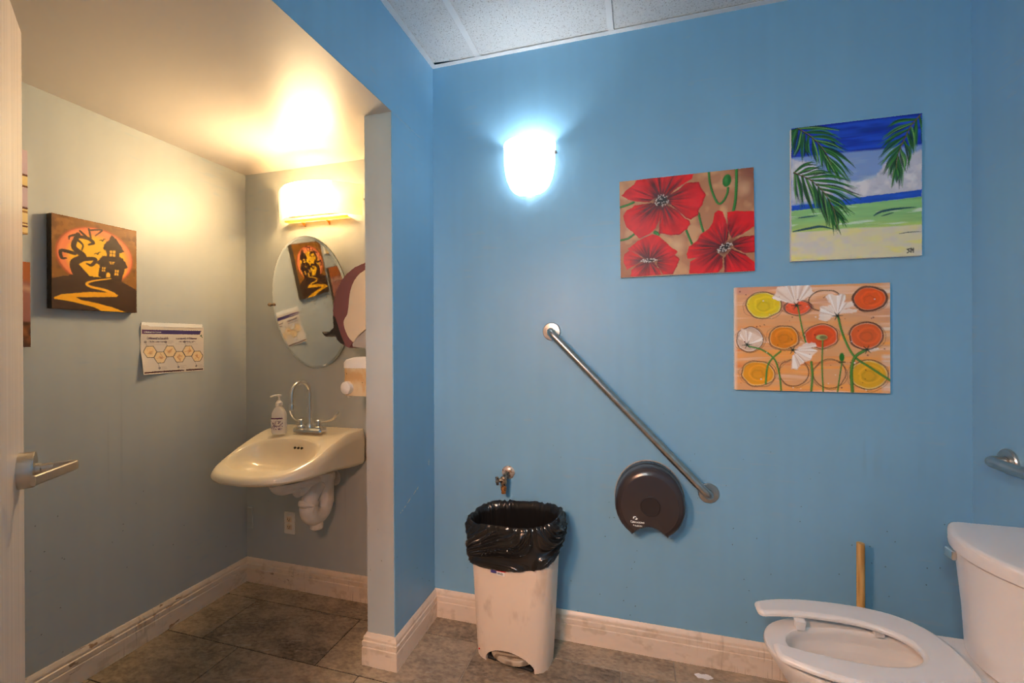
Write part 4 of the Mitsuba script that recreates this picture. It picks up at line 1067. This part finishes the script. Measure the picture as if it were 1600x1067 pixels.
CIRC = {'circles': [[(0.198, 0.177), 0.116, 0.118, (222, 196, 20)], [(0.426, 0.207), 0.085, 0.067, (228, 92, 50)], [(0.604, 0.15), 0.1, 0.096, None], [(0.876, 0.142), 0.097, 0.107, (228, 88, 24)], [(0.107, 0.508), 0.089, 0.112, (205, 180, 160)], [(0.334, 0.491), 0.097, 0.107, (218, 128, 16)], [(0.576, 0.48), 0.104, 0.107, (216, 80, 26)], [(0.859, 0.476), 0.1, 0.118, (216, 92, 34)], [(0.16, 0.838), 0.108, 0.118, (226, 152, 26)], [(0.401, 0.825), 0.097, 0.118, None], [(0.628, 0.83), 0.1, 0.124, None], [(0.871, 0.835), 0.108, 0.129, (218, 164, 28)]], 'white': [[(0.255, 0.11), (0.275, 0.093), (0.291, 0.007), (0.379, -0.001), (0.505, 0.001), (0.524, 0.068), (0.543, 0.058), (0.504, 0.101), (0.442, 0.15), (0.403, 0.172), (0.331, 0.147), (0.283, 0.134)], [(0.601, 0.116), (0.635, 0.084), (0.673, 0.102), (0.718, 0.087), (0.732, 0.121), (0.717, 0.176), (0.773, 0.161), (0.78, 0.2), (0.724, 0.231), (0.809, 0.234), (0.798, 0.261), (0.687, 0.275), (0.641, 0.308), (0.611, 0.346), (0.565, 0.317), (0.57, 0.205), (0.619, 0.201), (0.642, 0.185)], [(0.409, 0.61), (0.48, 0.542), (0.541, 0.542), (0.549, 0.575), (0.518, 0.587), (0.556, 0.615), (0.526, 0.654), (0.506, 0.699), (0.471, 0.722), (0.44, 0.757), (0.424, 0.791), (0.385, 0.786), (0.385, 0.69), (0.401, 0.644)], [(0.045, 0.402), (0.119, 0.438), (0.193, 0.496), (0.169, 0.554), (0.111, 0.554), (0.078, 0.543), (0.028, 0.496)], [(0.869, 0.606), (0.927, 0.59), (0.941, 0.606), (0.883, 0.628)]], 'stems': [[[(0.426, 0.184), (0.449, 0.361), (0.464, 0.463), (0.48, 0.542)], 0.009], [[(0.683, 0.297), (0.716, 0.475), (0.781, 0.662), (0.883, 0.769), (1.002, 0.884)], 0.014], [[(0.847, 0.612), (0.789, 0.673), (0.766, 0.794), (0.772, 0.99)], 0.02], [[(0.094, 0.572), (0.193, 0.612), (0.274, 0.703), (0.306, 0.851), (0.317, 1.001)], 0.011], [[(0.314, 0.622), (0.258, 0.692), (0.225, 0.773), (0.213, 0.934)], 0.012], [[(0.514, 0.722), (0.521, 0.845), (0.513, 0.996)], 0.014], [[(0.587, 0.519), (0.583, 0.754), (0.589, 0.996)], 0.009], [[(0.707, 0.729), (0.695, 0.84), (0.68, 0.994)], 0.009]], 'calyx': [(0.418, 0.187), (0.679, 0.292), (0.393, 0.61), (0.086, 0.56), (0.862, 0.604), (0.707, 0.724)], 'bud': (0.707, 0.676), 'mid': (0.58, 0.491)}
HAUNT = {'moon': [(0.463, 0.386), (0.052, 0.389), (0.933, 0.372), (0.455, 0.074), (0.472, 0.701)], 'hill': [(-0.005, 0.686), (0.124, 0.645), (0.325, 0.637), (0.48, 0.618), (0.642, 0.61), (0.813, 0.645), (0.947, 0.698), (1.017, 0.741), (1.012, 1.009), (-0.007, 1.008)], 'tree': [[[(0.33, 0.655), (0.238, 0.502), (0.334, 0.41), (0.232, 0.317), (0.28, 0.176)], [0.15, 0.085, 0.07, 0.05, 0.045]], [[(0.266, 0.198), (0.39, 0.2), (0.453, 0.238), (0.401, 0.268)], [0.035, 0.04, 0.035, 0.02]], [[(0.39, 0.2), (0.302, 0.133)], [0.03, 0.02]], [[(0.28, 0.176), (0.192, 0.21), (0.181, 0.244)], [0.03, 0.02, 0.012]], [[(0.402, 0.091), (0.424, 0.183)], [0.02, 0.02]], [[(0.426, 0.101), (0.556, 0.076), (0.477, 0.156)], [0.02, 0.02, 0.012]], [[(0.244, 0.389), (0.099, 0.38), (0.105, 0.456), (0.151, 0.453)], [0.04, 0.035, 0.03, 0.015]], [[(0.31, 0.442), (0.474, 0.419), (0.433, 0.491), (0.374, 0.482)], [0.05, 0.04, 0.035, 0.015]], [[(0.248, 0.221), (0.33, 0.278), (0.321, 0.341)], [0.03, 0.018, 0.012]], [[(0.196, 0.638), (0.441, 0.631)], [0.03, 0.03]]], 'house': [(0.509, 0.613), (0.526, 0.481), (0.485, 0.459), (0.563, 0.368), (0.619, 0.362), (0.603, 0.302), (0.561, 0.286), (0.59, 0.226), (0.641, 0.176), (0.67, 0.1), (0.735, 0.146), (0.803, 0.233), (0.837, 0.277), (0.772, 0.31), (0.773, 0.35), (0.817, 0.362), (0.886, 0.462), (0.842, 0.489), (0.791, 0.644), (0.684, 0.633)], 'win': [[(0.65, 0.293), (0.722, 0.285), (0.719, 0.355), (0.646, 0.361)], [(0.641, 0.425), (0.712, 0.418), (0.696, 0.447), (0.658, 0.451)], [(0.557, 0.498), (0.597, 0.495), (0.592, 0.545), (0.552, 0.547)], [(0.717, 0.509), (0.766, 0.507), (0.755, 0.573), (0.708, 0.574)], [(0.604, 0.609), (0.607, 0.566), (0.63, 0.549), (0.655, 0.562), (0.654, 0.604)]], 'path': [(0.014, 0.887), (0.095, 0.846), (0.406, 0.795), (0.688, 0.78), (0.752, 0.803), (0.742, 0.824), (0.257, 0.865), (0.304, 0.891), (0.507, 0.917), (0.671, 0.949), (0.854, 1.002), (0.55, 1.003), (0.45, 0.96), (0.186, 0.913), (0.028, 0.9)], 'path2': [(0.663, 0.618), (0.461, 0.664), (0.375, 0.705), (0.424, 0.736), (0.584, 0.758), (0.699, 0.795)], 'bats': [[(0.524, 0.2), (0.548, 0.191), (0.561, 0.2), (0.577, 0.177), (0.601, 0.168)], [(0.463, 0.363), (0.488, 0.351), (0.504, 0.359), (0.516, 0.338), (0.542, 0.329)]]}

# ================================================================== canvases: each picture is a colour grid on the canvas's own face
def srgb(*c):
    return np.array(lin(*c))


class Paint:
    """Colours of a W x H metre face on a grid; coordinates (u right, v down) from 0 to 1."""

    def __init__(self, W, H, step=.0017, base=(120, 80, 50)):
        self.W, self.H = W, H
        self.nu, self.nv = int(W / step) + 1, int(H / step) + 1
        u, v = np.meshgrid(np.linspace(0, 1, self.nu), np.linspace(0, 1, self.nv))
        self.u, self.v = u, v
        self.P = np.stack([u * W, v * H], -1)
        self.C = np.ones((self.nv, self.nu, 3)) * srgb(*base)
        self.aa = step * .9

    def q(self, p):
        return np.asarray(p, float) * [self.W, self.H]

    def noise(self, fu, fv, seed=0, octaves=3):
        return meshkit.fbm(np.stack([self.u * fu, self.v * fv, np.full_like(self.u, .37)], -1), octaves, seed)

    def over(self, color, a):
        c = srgb(*color) if isinstance(color, tuple) else color
        self.C = self.C * (1 - a[..., None]) + c * a[..., None]

    def segdist(self, pts, closed=False):
        p = self.q(pts)
        d = np.full(self.u.shape, 9.0)
        tt = np.zeros_like(d)
        n = len(p)
        tot = n if closed else n - 1
        for i in range(tot):
            a, b = p[i], p[(i + 1) % n]
            ab = b - a
            t = np.clip(((self.P - a) @ ab) / max(ab @ ab, 1e-12), 0, 1)
            e = np.linalg.norm(self.P - a - t[..., None] * ab, axis=-1)
            tt = np.where(e < d, (i + t) / tot, tt)
            d = np.minimum(d, e)
        return d, tt

    def inside(self, pts):
        p = self.q(pts)
        x, y = self.P[..., 0], self.P[..., 1]
        r = np.zeros(x.shape, bool)
        for (x0, y0), (x1, y1) in zip(p, np.roll(p, -1, 0)):
            c = (y0 > y) != (y1 > y)
            r ^= c & (x < (x1 - x0) * (y - y0) / (y1 - y0 + 1e-15) + x0)
        return r

    def mask(self, pts, rough=0.0, seed=0, soft=1.0):
        d, _ = self.segdist(pts, True)
        s = np.where(self.inside(pts), d, -d)
        if rough:
            s = s + rough * (self.noise(60, 60, seed, 2) - .5)
        return np.clip(.5 + s / (2 * self.aa * soft), 0, 1)

    def fill(self, pts, color, a=1.0, rough=0.0, seed=0, var=.0, fu=30, fv=30, soft=1.0):
        m = self.mask(pts, rough, seed, soft)
        c = srgb(*color)
        if var:
            c = c * (1 + var * 2 * (self.noise(fu, fv, seed + 5) - .5))[..., None]
        self.over(c, m * a)

    def stroke(self, pts, w, color, a=1.0, taper=False, smooth=True, soft=1.0):
        """w: width as a share of the face's width, a number or a list along the line."""
        if smooth and len(pts) > 2:
            pts = smooth_path(np.column_stack([np.asarray(pts, float)]), 8 * (len(pts) - 1) + 1)
        d, t = self.segdist(pts)
        ws = np.interp(t, np.linspace(0, 1, len(w)), w) if isinstance(w, (list, tuple)) else np.full_like(t, w)
        if taper:
            ws = ws * np.sin(np.pi * np.clip(t * .92 + .08, 0, 1)) ** .6
        m = np.clip(.5 + (ws * self.W / 2 - d) / (2 * self.aa * soft), 0, 1)
        self.over(color, m * a)

    def ellipse(self, c, rx, ry, color, a=1.0, rot=0.0, ring=0.0, soft=1.0, wob=0.0, seed=0):
        q = self.P - self.q(c)
        cr, sr = math.cos(rot), math.sin(rot)
        x, y = (q[..., 0] * cr + q[..., 1] * sr) / (rx * self.W), (-q[..., 0] * sr + q[..., 1] * cr) / (ry * self.H)
        r = np.hypot(x, y)
        if wob:
            r = r + wob * (meshkit.noise(np.stack([np.arctan2(y, x) * 2, r * 2, np.zeros_like(r)], -1), seed) - .5)
        s = (1 - r) * min(rx * self.W, ry * self.H)
        if ring:
            s = ring * self.W / 2 - np.abs(s)
        self.over(color, np.clip(.5 + s / (2 * self.aa * soft), 0, 1) * a)

    def grid(self):
        """(vertices on a unit face, faces, colours)"""
        f = []
        idx = np.arange(self.nu * self.nv).reshape(self.nv, self.nu)
        a, b, c, d = idx[:-1, :-1].ravel(), idx[:-1, 1:].ravel(), idx[1:, 1:].ravel(), idx[1:, :-1].ravel()
        f = np.vstack([np.stack([a, d, c], 1), np.stack([a, c, b], 1)])
        return f, np.clip(self.C, 0, 1).reshape(-1, 3)


def hang(key, pic, m, depth, side, label, relief=.0004):
    """m: frame at the face's top left corner on the wall; x right, y down the picture, z out of the wall."""
    f, c = pic.grid()
    rl = relief * (pic.noise(110, 110, 77, 2) - .5)
    v = np.stack([pic.u * pic.W, pic.v * pic.H, depth + rl], -1).reshape(-1, 3)
    v = v @ m[:3, :3].T + m[:3, 3]
    mesh = trimesh.Trimesh(v, f, process=False)
    out = m[:3, 2]
    if mesh.face_normals[:50].mean(0) @ out < 0:
        mesh.invert()
    obj(key + '__painted_face', mesh, 'artwork', True, color=c)
    b = box(0, pic.W, 0, pic.H, .002, depth - .0008, .0012)
    b = put(b, m)
    if b.volume < 0:
        b.invert()
    obj(key + '__stretcher', b, side)
    tag(key, label, 'painting')


def wallframe_back(x0, x1, z0, z1, tilt=0.0):
    m = frame((x0, YB, z1), (1, 0, 0), (0, 0, -1), (0, -1, 0))
    c, s = math.cos(tilt), math.sin(tilt)
    r = np.eye(4)
    r[:2, :2] = [[c, -s], [s, c]]
    return m @ r


rng = np.random.default_rng(5)

# ---- poppies
pc = Paint(.507, .403, base=(176, 120, 84))
n1, n2 = pc.noise(5, 4, 1), pc.noise(9, 7, 2)
pc.over((140, 78, 62), np.clip((n1 - .48) * 5, 0, .8))
pc.over((206, 160, 116), np.clip((n2 - .50) * 5, 0, .75))
pc.over((150, 84, 34), np.clip(.9 - pc.u * 3.2, 0, 1) * np.clip((pc.v - .55) * 2.2, 0, .7))
pc.over((122, 60, 48), np.clip((pc.u - .80) * 5, 0, .6) * np.clip(.45 - pc.v, 0, .35) * 2.6)
pc.ellipse((.93, .20), .035, .05, (205, 160, 125), .8, soft=9)
pc.ellipse((.44, .70), .05, .07, (214, 176, 138), .8, soft=12)
for pts, w in POPPY['stems']:
    pc.stroke(pts, w * 1.55, (26, 84, 26))
    pc.stroke(np.asarray(pts) + [-.003, .0], w * .7, (62, 140, 52), .8)
pc.ellipse(POPPY['bud'], .031, .062, (28, 104, 34), rot=.15)
pc.ellipse(np.array(POPPY['bud']) + [-.006, -.01], .012, .035, (70, 150, 70), .6, soft=3)
for i, (pts, ctr) in enumerate(POPPY['petals']):
    pq = np.asarray(pts)
    pq = pq.mean(0) + (pq - pq.mean(0)) * 1.035
    m = pc.mask(pq, .006, i)
    c0 = np.asarray(ctr) * [pc.W, pc.H]
    dv = pc.P - c0
    r = np.linalg.norm(dv, axis=-1)
    an = np.arctan2(dv[..., 1], dv[..., 0])
    ray = meshkit.fbm(np.stack([an * 9, r * 6, np.full_like(r, i * 3.)], -1), 2, 7)
    col = np.ones(pc.u.shape + (3,)) * srgb(214, 14, 20)
    col = col * (1 - .45 * np.clip(meshkit.fbm(np.stack([an * 5, r * 22, np.full_like(r, i)], -1), 3, 9) - .35, 0, 1))[..., None]
    big = .085 if i < 4 or i > 7 else .06
    dark = np.clip((ray * 1.8 - .05) - (r / big - .40) * .75, 0, 1) * np.clip(1.9 - r / big, 0, 1)
    col = col * (1 - .90 * dark[..., None]) + srgb(52, 6, 12) * .90 * dark[..., None]
    edge = pc.segdist(pts, True)[0]
    col = col * (1 - .35 * np.exp(-(edge / .0025) ** 2))[..., None] if i in (1, 2, 6, 10) else col
    pc.over(col, m)
for c, rx, ry, rot_ in POPPY['centres']:
    pc.ellipse(c, rx * 1.5, ry * 1.5, (60, 8, 14), .75, rot=rot_, soft=6, wob=.6)
    pc.ellipse(c, rx * .85, ry * .9, (30, 24, 24), rot=rot_, soft=2, wob=.4)
    for k in range(38):
        q = rng.uniform(0, 2 * np.pi)
        s = rng.uniform(.72, 1.15) if k < 30 else rng.uniform(.1, .7)
        x, y = math.cos(q) * rx * s * pc.W, math.sin(q) * ry * s * pc.H
        xr, yr = x * math.cos(rot_) - y * math.sin(rot_), x * math.sin(rot_) + y * math.cos(rot_)
        pc.ellipse((c[0] + xr / pc.W, c[1] + yr / pc.H), .0036, .0045, (214, 205, 200))
hang('canvas_painting', pc, wallframe_back(-.077, .430, 1.577, 1.980, -.008), .022, 'canvas_cloth', 'canvas of large red poppies with green stems under the sconce')

# ---- beach under palm fronds
pc = Paint(.408, .505, base=(20, 45, 165))
sky_n = pc.noise(3, 40, 3)
pc.over((34, 82, 205), np.clip((sky_n - .45) * 4, 0, .8) * (pc.v < .6))
pc.over((12, 24, 120), np.clip((pc.noise(3, 26, 4) - .52) * 5, 0, .8) * np.clip(1 - pc.v * 4, 0, 1))
hz = np.clip((pc.v - .215 + .02 * (pc.noise(6, 3, 6) - .5)) * 60, 0, 1)
pc.over((128, 158, 212), hz * (pc.v < .6))
pc.over((176, 196, 214), np.clip((pc.noise(4, 26, 8) - .42) * 4, 0, .9) * np.clip((pc.v - .26) * 30, 0, 1))
for i, pts in enumerate(PALM['clouds']):
    pc.fill(pts, (198, 200, 214), 1, .014, i, .12, 22, 26, 2.5)
    pc.over((228, 226, 230), pc.mask(pts, .014, i) * np.clip((pc.noise(14, 16, 14 + i) - .5) * 5, 0, .8))
    pc.over((160, 164, 190), pc.mask(pts, .014, i) * np.clip((pc.noise(12, 20, 24 + i) - .56) * 5, 0, .7))
pc.fill(PALM['sea'], (34, 84, 196), 1, .004, 2, .25, 6, 60)
pc.fill(PALM['green'], (140, 194, 124), 1, .006, 3, .16, 5, 50)
g = pc.mask(PALM['green'])
pc.over((54, 130, 40), g * np.clip((pc.u - .5) * 2, 0, 1) * np.clip(1 - np.abs(pc.v - .575) * 30, 0, 1))
pc.over((198, 214, 96), g * np.clip((pc.v - .70) * 9, 0, .85) * np.clip((pc.noise(4, 30, 40) - .25) * 3, 0, 1))
pc.over((214, 232, 214), g * np.clip((pc.noise(5, 55, 41) - .60) * 7, 0, .9))
sand = np.clip((pc.v - .775 - .02 * (pc.noise(7, 3, 9) - .5)) * 80, 0, 1)
pc.over((222, 216, 178), sand)
pc.over((226, 220, 128), sand * np.clip((pc.noise(6, 20, 31) - .5) * 5, 0, .8))
pc.over((212, 208, 200), sand * np.clip((pc.noise(8, 16, 32) - .52) * 5, 0, .9))
for pts, w in PALM['dark']:
    pc.stroke(pts, w * 1.3, (20, 66, 84), .95, taper=True)
for k, (spine, leaves) in enumerate(PALM['fronds']):
    for q, lf in enumerate(leaves):
        for j in range(4):
            off = rng.normal(0, .010, (3, 2)) * [[.3, .3], [1, 1], [1.3, 1.3]]
            colr = [(14, 48, 26), (30, 92, 34), (66, 140, 46), (22, 70, 30)][j]
            pc.stroke(np.asarray(lf) + off, [.013, .024, .017, .001] if j < 2 else [.005, .011, .008, .001], colr, .92)
        if (q + k) % 3 == 0:
            pc.stroke(np.asarray(lf) + rng.normal(0, .006, (3, 2)), [.002, .005, .003, .001], (150, 196, 120), .8)
        if k == 1 and q % 4 == 1:
            pc.stroke(np.asarray(lf) + rng.normal(0, .006, (3, 2)), [.004, .010, .007, .001], (34, 24, 26), .85)
    pc.stroke(spine, [.010, .008, .006, .003], (44, 28, 24))
    pc.stroke(np.asarray(spine) + [.004, -.003], [.004, .003, .002, .001], (170, 130, 90), .6)
for pts, w in PALM['sig']:
    pc.stroke(pts, w * .9, (10, 12, 14), smooth=False)
hang('canvas_painting_001', pc, wallframe_back(.559, .967, 1.611, 2.116, .003), .022, 'canvas_cloth', 'canvas of a beach framed by palm fronds, highest on the blue wall')

# ---- white flowers over orange circles
pc = Paint(.510, .401, base=(222, 164, 112))
pc.over((236, 160, 70), np.clip((pc.noise(3, 22, 1) - .50) * 5, 0, .85) * np.clip((pc.v - .28) * 5, .15, 1))
pc.over((206, 146, 122), np.clip((pc.noise(3, 18, 2) - .45) * 5, 0, .9) * np.clip(1.2 - pc.v * 2.6, 0, 1))
pc.over((240, 200, 170), np.clip((pc.noise(3, 30, 3) - .56) * 6, 0, .8))
pc.over((220, 120, 30), np.clip((pc.noise(2, 26, 4) - .58) * 6, 0, .75) * np.clip((pc.v - .3) * 5, 0, 1))
pc.over((236, 222, 210), np.clip((pc.noise(2, 24, 21) - .45) * 4, 0, 1) * np.clip((pc.u - .94) * 30, 0, .8))
pc.over((236, 216, 200), np.clip(.025 - pc.u, 0, 1) * 30)
for i, (c, rx, ry, col) in enumerate(CIRC['circles']):
    if col:
        pc.ellipse(c, rx * 1.02, ry * 1.04, tuple(int(min(255, q * .6 + 100)) for q in col), .9, wob=.1, seed=i)
        pc.ellipse(c, rx * .93, ry * .93, col, 1, wob=.10, seed=i)
        pc.ellipse((c[0] + .01, c[1] - .005), rx * .6, ry * .6, tuple(int(min(255, q * 1.08 + 6)) for q in col), .7, ring=.012, wob=.25, seed=i + 40, soft=2)
        pc.ellipse((c[0], c[1] + .01), rx * .35, ry * .35, tuple(int(q * .86) for q in col), .6, ring=.010, wob=.3, seed=i + 60, soft=2)
    thick = .014 if i == 3 else .010 if i in (7,) else .0055
    pc.ellipse(c, rx * 1.03, ry * 1.06, (74, 34, 18), .92, ring=thick, wob=.12, seed=i)
    pc.ellipse((c[0] + .006, c[1] + .006), rx * 1.09, ry * 1.10, (96, 50, 26), .75, ring=.0028, wob=.16, seed=i + 20)
    if i != 3:
        pc.ellipse((c[0] - .008, c[1] + .004), rx * 1.14, ry * 1.05, (110, 60, 34), .55, ring=.0022, wob=.2, seed=i + 30)
for pts, w in CIRC['stems']:
    pc.stroke(pts, w * 1.05, (44, 104, 30), .95)
    pc.stroke(np.asarray(pts) - [.002, 0], w * .4, (96, 156, 60), .7)
for i, pts in enumerate(CIRC['white']):
    pc.fill(pts, (240, 226, 214), .92 if i < 3 else .7, .010, i, .10, 24, 24, 1.5)
    ctr = np.mean(pts, 0)
    base_pt = [CIRC['calyx'][0], CIRC['calyx'][1], CIRC['calyx'][2], CIRC['calyx'][3], CIRC['calyx'][4]][i]
    m = pc.mask(pts, .010, i)
    dv = pc.P - pc.q(base_pt)
    an = np.arctan2(dv[..., 1], dv[..., 0])
    pc.over((206, 178, 160), m * np.clip((meshkit.noise(np.stack([an * 12, np.zeros_like(an), np.zeros_like(an)], -1), i) - .62) * 5, 0, .7))
    pc.over((252, 248, 244), m * np.clip((meshkit.noise(np.stack([an * 9, np.zeros_like(an), np.ones_like(an)], -1), i) - .6) * 5, 0, .8))
for i, c in enumerate(CIRC['calyx'][:5]):
    for q in np.linspace(0, 2 * np.pi, 7)[:-1]:
        e2_ = (c[0] + .034 * math.cos(q + i), c[1] + .040 * math.sin(q + i))
        pc.stroke([c, e2_], [.010, .002], (24, 40, 26), smooth=False)
pc.ellipse(CIRC['mid'], .036, .026, (170, 180, 110))
pc.ellipse((CIRC['mid'][0] + .01, CIRC['mid'][1]), .024, .018, (110, 96, 50), .9)
pc.ellipse(CIRC['bud'], .016, .042, (38, 112, 34))
pc.stroke([(CIRC['bud'][0] - .018, CIRC['bud'][1] + .045), (CIRC['bud'][0] + .018, CIRC['bud'][1] + .045)], .008, (26, 50, 26), smooth=False)
for k in range(60):
    pc.ellipse(rng.uniform(.03, .98, 2), *(rng.uniform(.002, .0055) * np.array([1, 1.25])), (118, 24, 22) if k % 3 else (246, 236, 226), .9)
hang('canvas_painting_002', pc, wallframe_back(.361, .871, 1.117, 1.518, .001), .022, 'canvas_cloth', 'canvas of white flowers over orange and yellow circles, lowest on the blue wall')

# ---- haunted house at night on the left wall
pc = Paint(.282, .349, step=.0013, base=(128, 82, 24))
pc.over((96, 58, 18), np.clip((pc.noise(8, 8, 2) - .5) * 5, 0, .8))
pc.over((150, 98, 34), np.clip((pc.noise(14, 20, 3) - .56) * 6, 0, .6))
mc, ml, mr, mt, mb = (np.array(q) for q in HAUNT['moon'])
rx, ry = (mr[0] - ml[0]) / 2, (mb[1] - mt[1]) / 2
mcen = ((mr[0] + ml[0]) / 2, (mb[1] + mt[1]) / 2)
pc.ellipse(mcen, rx, ry, (232, 132, 84), wob=.03)
pc.ellipse((mcen[0] + .01, mcen[1] + .05), rx * .78, ry * .86, (238, 180, 26), .97, soft=9, wob=.2)
pc.ellipse(mcen, rx, ry, (196, 86, 52), .8, ring=.02, soft=4)
pc.fill(HAUNT['hill'], (58, 36, 20), 1, .004, 1, .25, 12, 30)
for pts, ws in HAUNT['tree']:
    pc.stroke(pts, [w * 1.2 for w in ws], (56, 32, 14))
pc.fill(HAUNT['house'], (52, 30, 14), 1, .007, 4, .2, 30, 30)
for i, pts in enumerate(HAUNT['win']):
    pc.fill(pts, (238, 178, 60))
    p_ = np.asarray(pts)
    if i < 4:
        c_ = p_.mean(0)
        pc.stroke([(c_[0], p_[:, 1].min()), (c_[0], p_[:, 1].max())], .009, (52, 30, 14), smooth=False)
        pc.stroke([(p_[:, 0].min(), c_[1]), (p_[:, 0].max(), c_[1])], .009, (52, 30, 14), smooth=False)
pc.fill(HAUNT['path'], (234, 166, 24), 1, .003, 2, .08)
pc.stroke(HAUNT['path2'], [.012, .02, .03, .03, .035, .045], (234, 170, 40))
for pts in HAUNT['bats']:
    pc.stroke(pts, [.006, .014, .016, .014, .006], (50, 28, 12))
hang('canvas_painting_003', pc, frame((XL, 1.074, 1.7875), (0, 1, 0), (0, 0, -1), (1, 0, 0)), .030, 'canvas_dark', 'canvas of a dark haunted house before an orange moon on the left wall')

# ---- striped canvas and brown canvas, mostly hidden behind the door
pc = Paint(.26, .296, step=.002, base=(222, 196, 140))
for v0, v1, c in ((0, .31, (196, 174, 186)), (.30, .42, (226, 200, 140)), (.285, .31, (88, 44, 30)), (.42, .445, (96, 50, 30)), (.445, .69, (190, 170, 184)), (.675, .70, (86, 40, 28)), (.72, .745, (150, 110, 60)), (.86, .875, (120, 70, 40)), (.895, .915, (90, 44, 28)), (.98, 1.0, (160, 120, 70))):
    pc.over(c, np.clip(np.minimum(pc.v - v0, v1 - pc.v) * 150 + .5, 0, 1))
hang('canvas_painting_004', pc, frame((XL, 1.014 - .26, 1.989), (0, 1, 0), (0, 0, -1), (1, 0, 0)), .020, 'canvas_cloth', 'striped cream and mauve canvas peeking out from behind the door')
pc = Paint(.26, .299, step=.002, base=(150, 96, 84))
pc.over((158, 84, 36), np.clip((.26 - pc.v) * 20, 0, 1))
pc.over((204, 170, 140), np.clip(.5 - np.abs(pc.v - .31) * 9 + (pc.noise(9, 9, 3) - .5), 0, 1))
pc.over((70, 40, 18), np.clip((pc.v - .69) * 40, 0, 1))
pc.over((140, 84, 40), np.clip((pc.v - .70) * 40, 0, 1) * np.clip((pc.noise(9, 9, 6) - .5) * 5, 0, 1))
hang('canvas_painting_005', pc, frame((XL, 1.020 - .26, 1.597), (0, 1, 0), (0, 0, -1), (1, 0, 0)), .020, 'canvas_dark', 'rusty brown canvas below the striped one, mostly behind the door')

# ---- health notice taped to the left wall
pc = Paint(.290, .218, step=.0011, base=(206, 196, 190))
bar = (np.abs(pc.v - .135) < .043 + .0 * pc.u) & (pc.u > .012) & (pc.u < .955 - .03 * (pc.v - .1) / .09)
pc.over((62, 52, 104), bar.astype(float))
pc.over((108, 70, 96), bar * np.clip(.35 - pc.u, 0, 1) * 2)
pc.over((70, 40, 46), ((pc.v > .945) & (pc.v < .975) & (pc.u > .015) & (pc.u < .98)).astype(float))
pc.over((206, 196, 190), ((pc.v > .945) & (pc.v < .975) & (np.abs(pc.u - .675) < .015)).astype(float))


def hexa(cx, cy, r):
    return [(cx + r * math.cos(q) * .75, cy + r * math.sin(q)) for q in np.radians([0, 60, 120, 180, 240, 300])]


HX_ = [(.135, .545), (.285, .665), (.435, .545), (.585, .665), (.735, .545), (.885, .665)]
for i, c in enumerate(HX_):
    h = hexa(c[0], c[1], .132)
    pc.fill(h, (222, 196, 158))
    pc.stroke(h + [h[0]], .009, (70, 60, 74), smooth=False)
    for k in range(7):
        pc.stroke([np.array(c) + rng.normal(0, .026, 2) * [1, 1.3] for _ in range(3)], .006, [(206, 150, 90), (176, 120, 90), (150, 90, 70)][k % 3], .8)
    up = i % 2 == 0
    d = np.array([c[0] - (.065 if up else .02), c[1] + (-.20 if up else .22)])
    pc.ellipse(d, .017, .023, (60, 48, 70))
    pc.stroke([d, (c[0] - .04, c[1] + (-.115 if up else .115))], .004, (90, 80, 90), smooth=False)
    pc.ellipse(d, .0045, .010, (206, 196, 190))
    for k in range(3):
        pc.stroke([d + [.035, -.022 + .024 * k], d + [.035 + .055 + .012 * ((k * 5 + i) % 4), -.022 + .024 * k]], .0055, (150, 140, 146), .8, smooth=False)
for k, (a0, b0, w0) in enumerate([(.04, .395, .34), (.53, .385, .36)]):
    pc.stroke([(a0, b0), (a0 + w0, b0 + .006)], .005, (170, 160, 164), .8, smooth=False)
pc.ellipse((.955, .205), .016, .024, (92, 110, 92))
pc.stroke([(.965, .225), (.978, .245)], .009, (92, 110, 92), smooth=False)
f, c = pc.grid()
warp = .0015 + .020 * np.clip((pc.v - .45) / .55, 0, 1) ** 1.6 * np.clip(1 - pc.u * 2.2, 0, 1) ** 1.5 + .004 * np.sin(pc.v * 5 + 1) ** 2 * np.clip(1 - pc.u * 3, 0, 1) + .0025 * np.clip(pc.v - .5, 0, 1) * pc.u
nm = frame((XL, 1.388, 1.389), (0, 1, 0), (0, 0, -1), (1, 0, 0))


def on_note(u, v):
    return np.array([u * pc.W, v * pc.H, warp.ravel()[0] * 0])


v = np.stack([pc.u * pc.W + .004 * pc.v * 0, pc.v * pc.H, warp], -1).reshape(-1, 3) @ nm[:3, :3].T + nm[:3, 3]
sheet = trimesh.Trimesh(v, f, process=False)
if sheet.face_normals[:50].mean(0)[0] < 0:
    sheet.invert()
backsheet = sheet.copy()
backsheet.apply_translation((-.0004, 0, 0))
backsheet.invert()
obj('health_notice__sheet', sheet, 'printed', True, color=c)
obj('health_notice__backing', backsheet, 'print_white', True)
tag('health_notice', 'white bilingual health notice of linked hexagons on the left wall', 'notice')
obj('health_notice__top_strip', put(box(.004, .282, -.012, .006, .002, .0035), nm), 'print_white', label='folded paper strip along the top')


def words(s, u, v_, h, m_, bold=True):
    tm = meshkit.text_mesh(s, h, .0004, bold)
    k = nm @ frame((u * pc.W, v_ * pc.H, float(warp[int(v_ * (pc.nv - 1)), int(min(u + .08, .99) * (pc.nu - 1))]) + .0012), (1, 0, 0), (0, -1, 0), (0, 0, -1))
    k = k.copy()
    k[:3, 2] *= -1
    obj('health_notice__lettering', put(tm, k), m_)


words("Ottawa's health", .085, .285, .0092, 'print_plum')
words('is in your hands', .130, .350, .0072, 'print_plum', False)
words("La santé d'Ottawa", .530, .285, .0085, 'print_plum')
words('est entre vos mains', .570, .350, .0066, 'print_plum', False)
words('Ottawa', .045, .155, .0062, 'print_white')
words('Public Health', .150, .152, .0050, 'print_white', False)
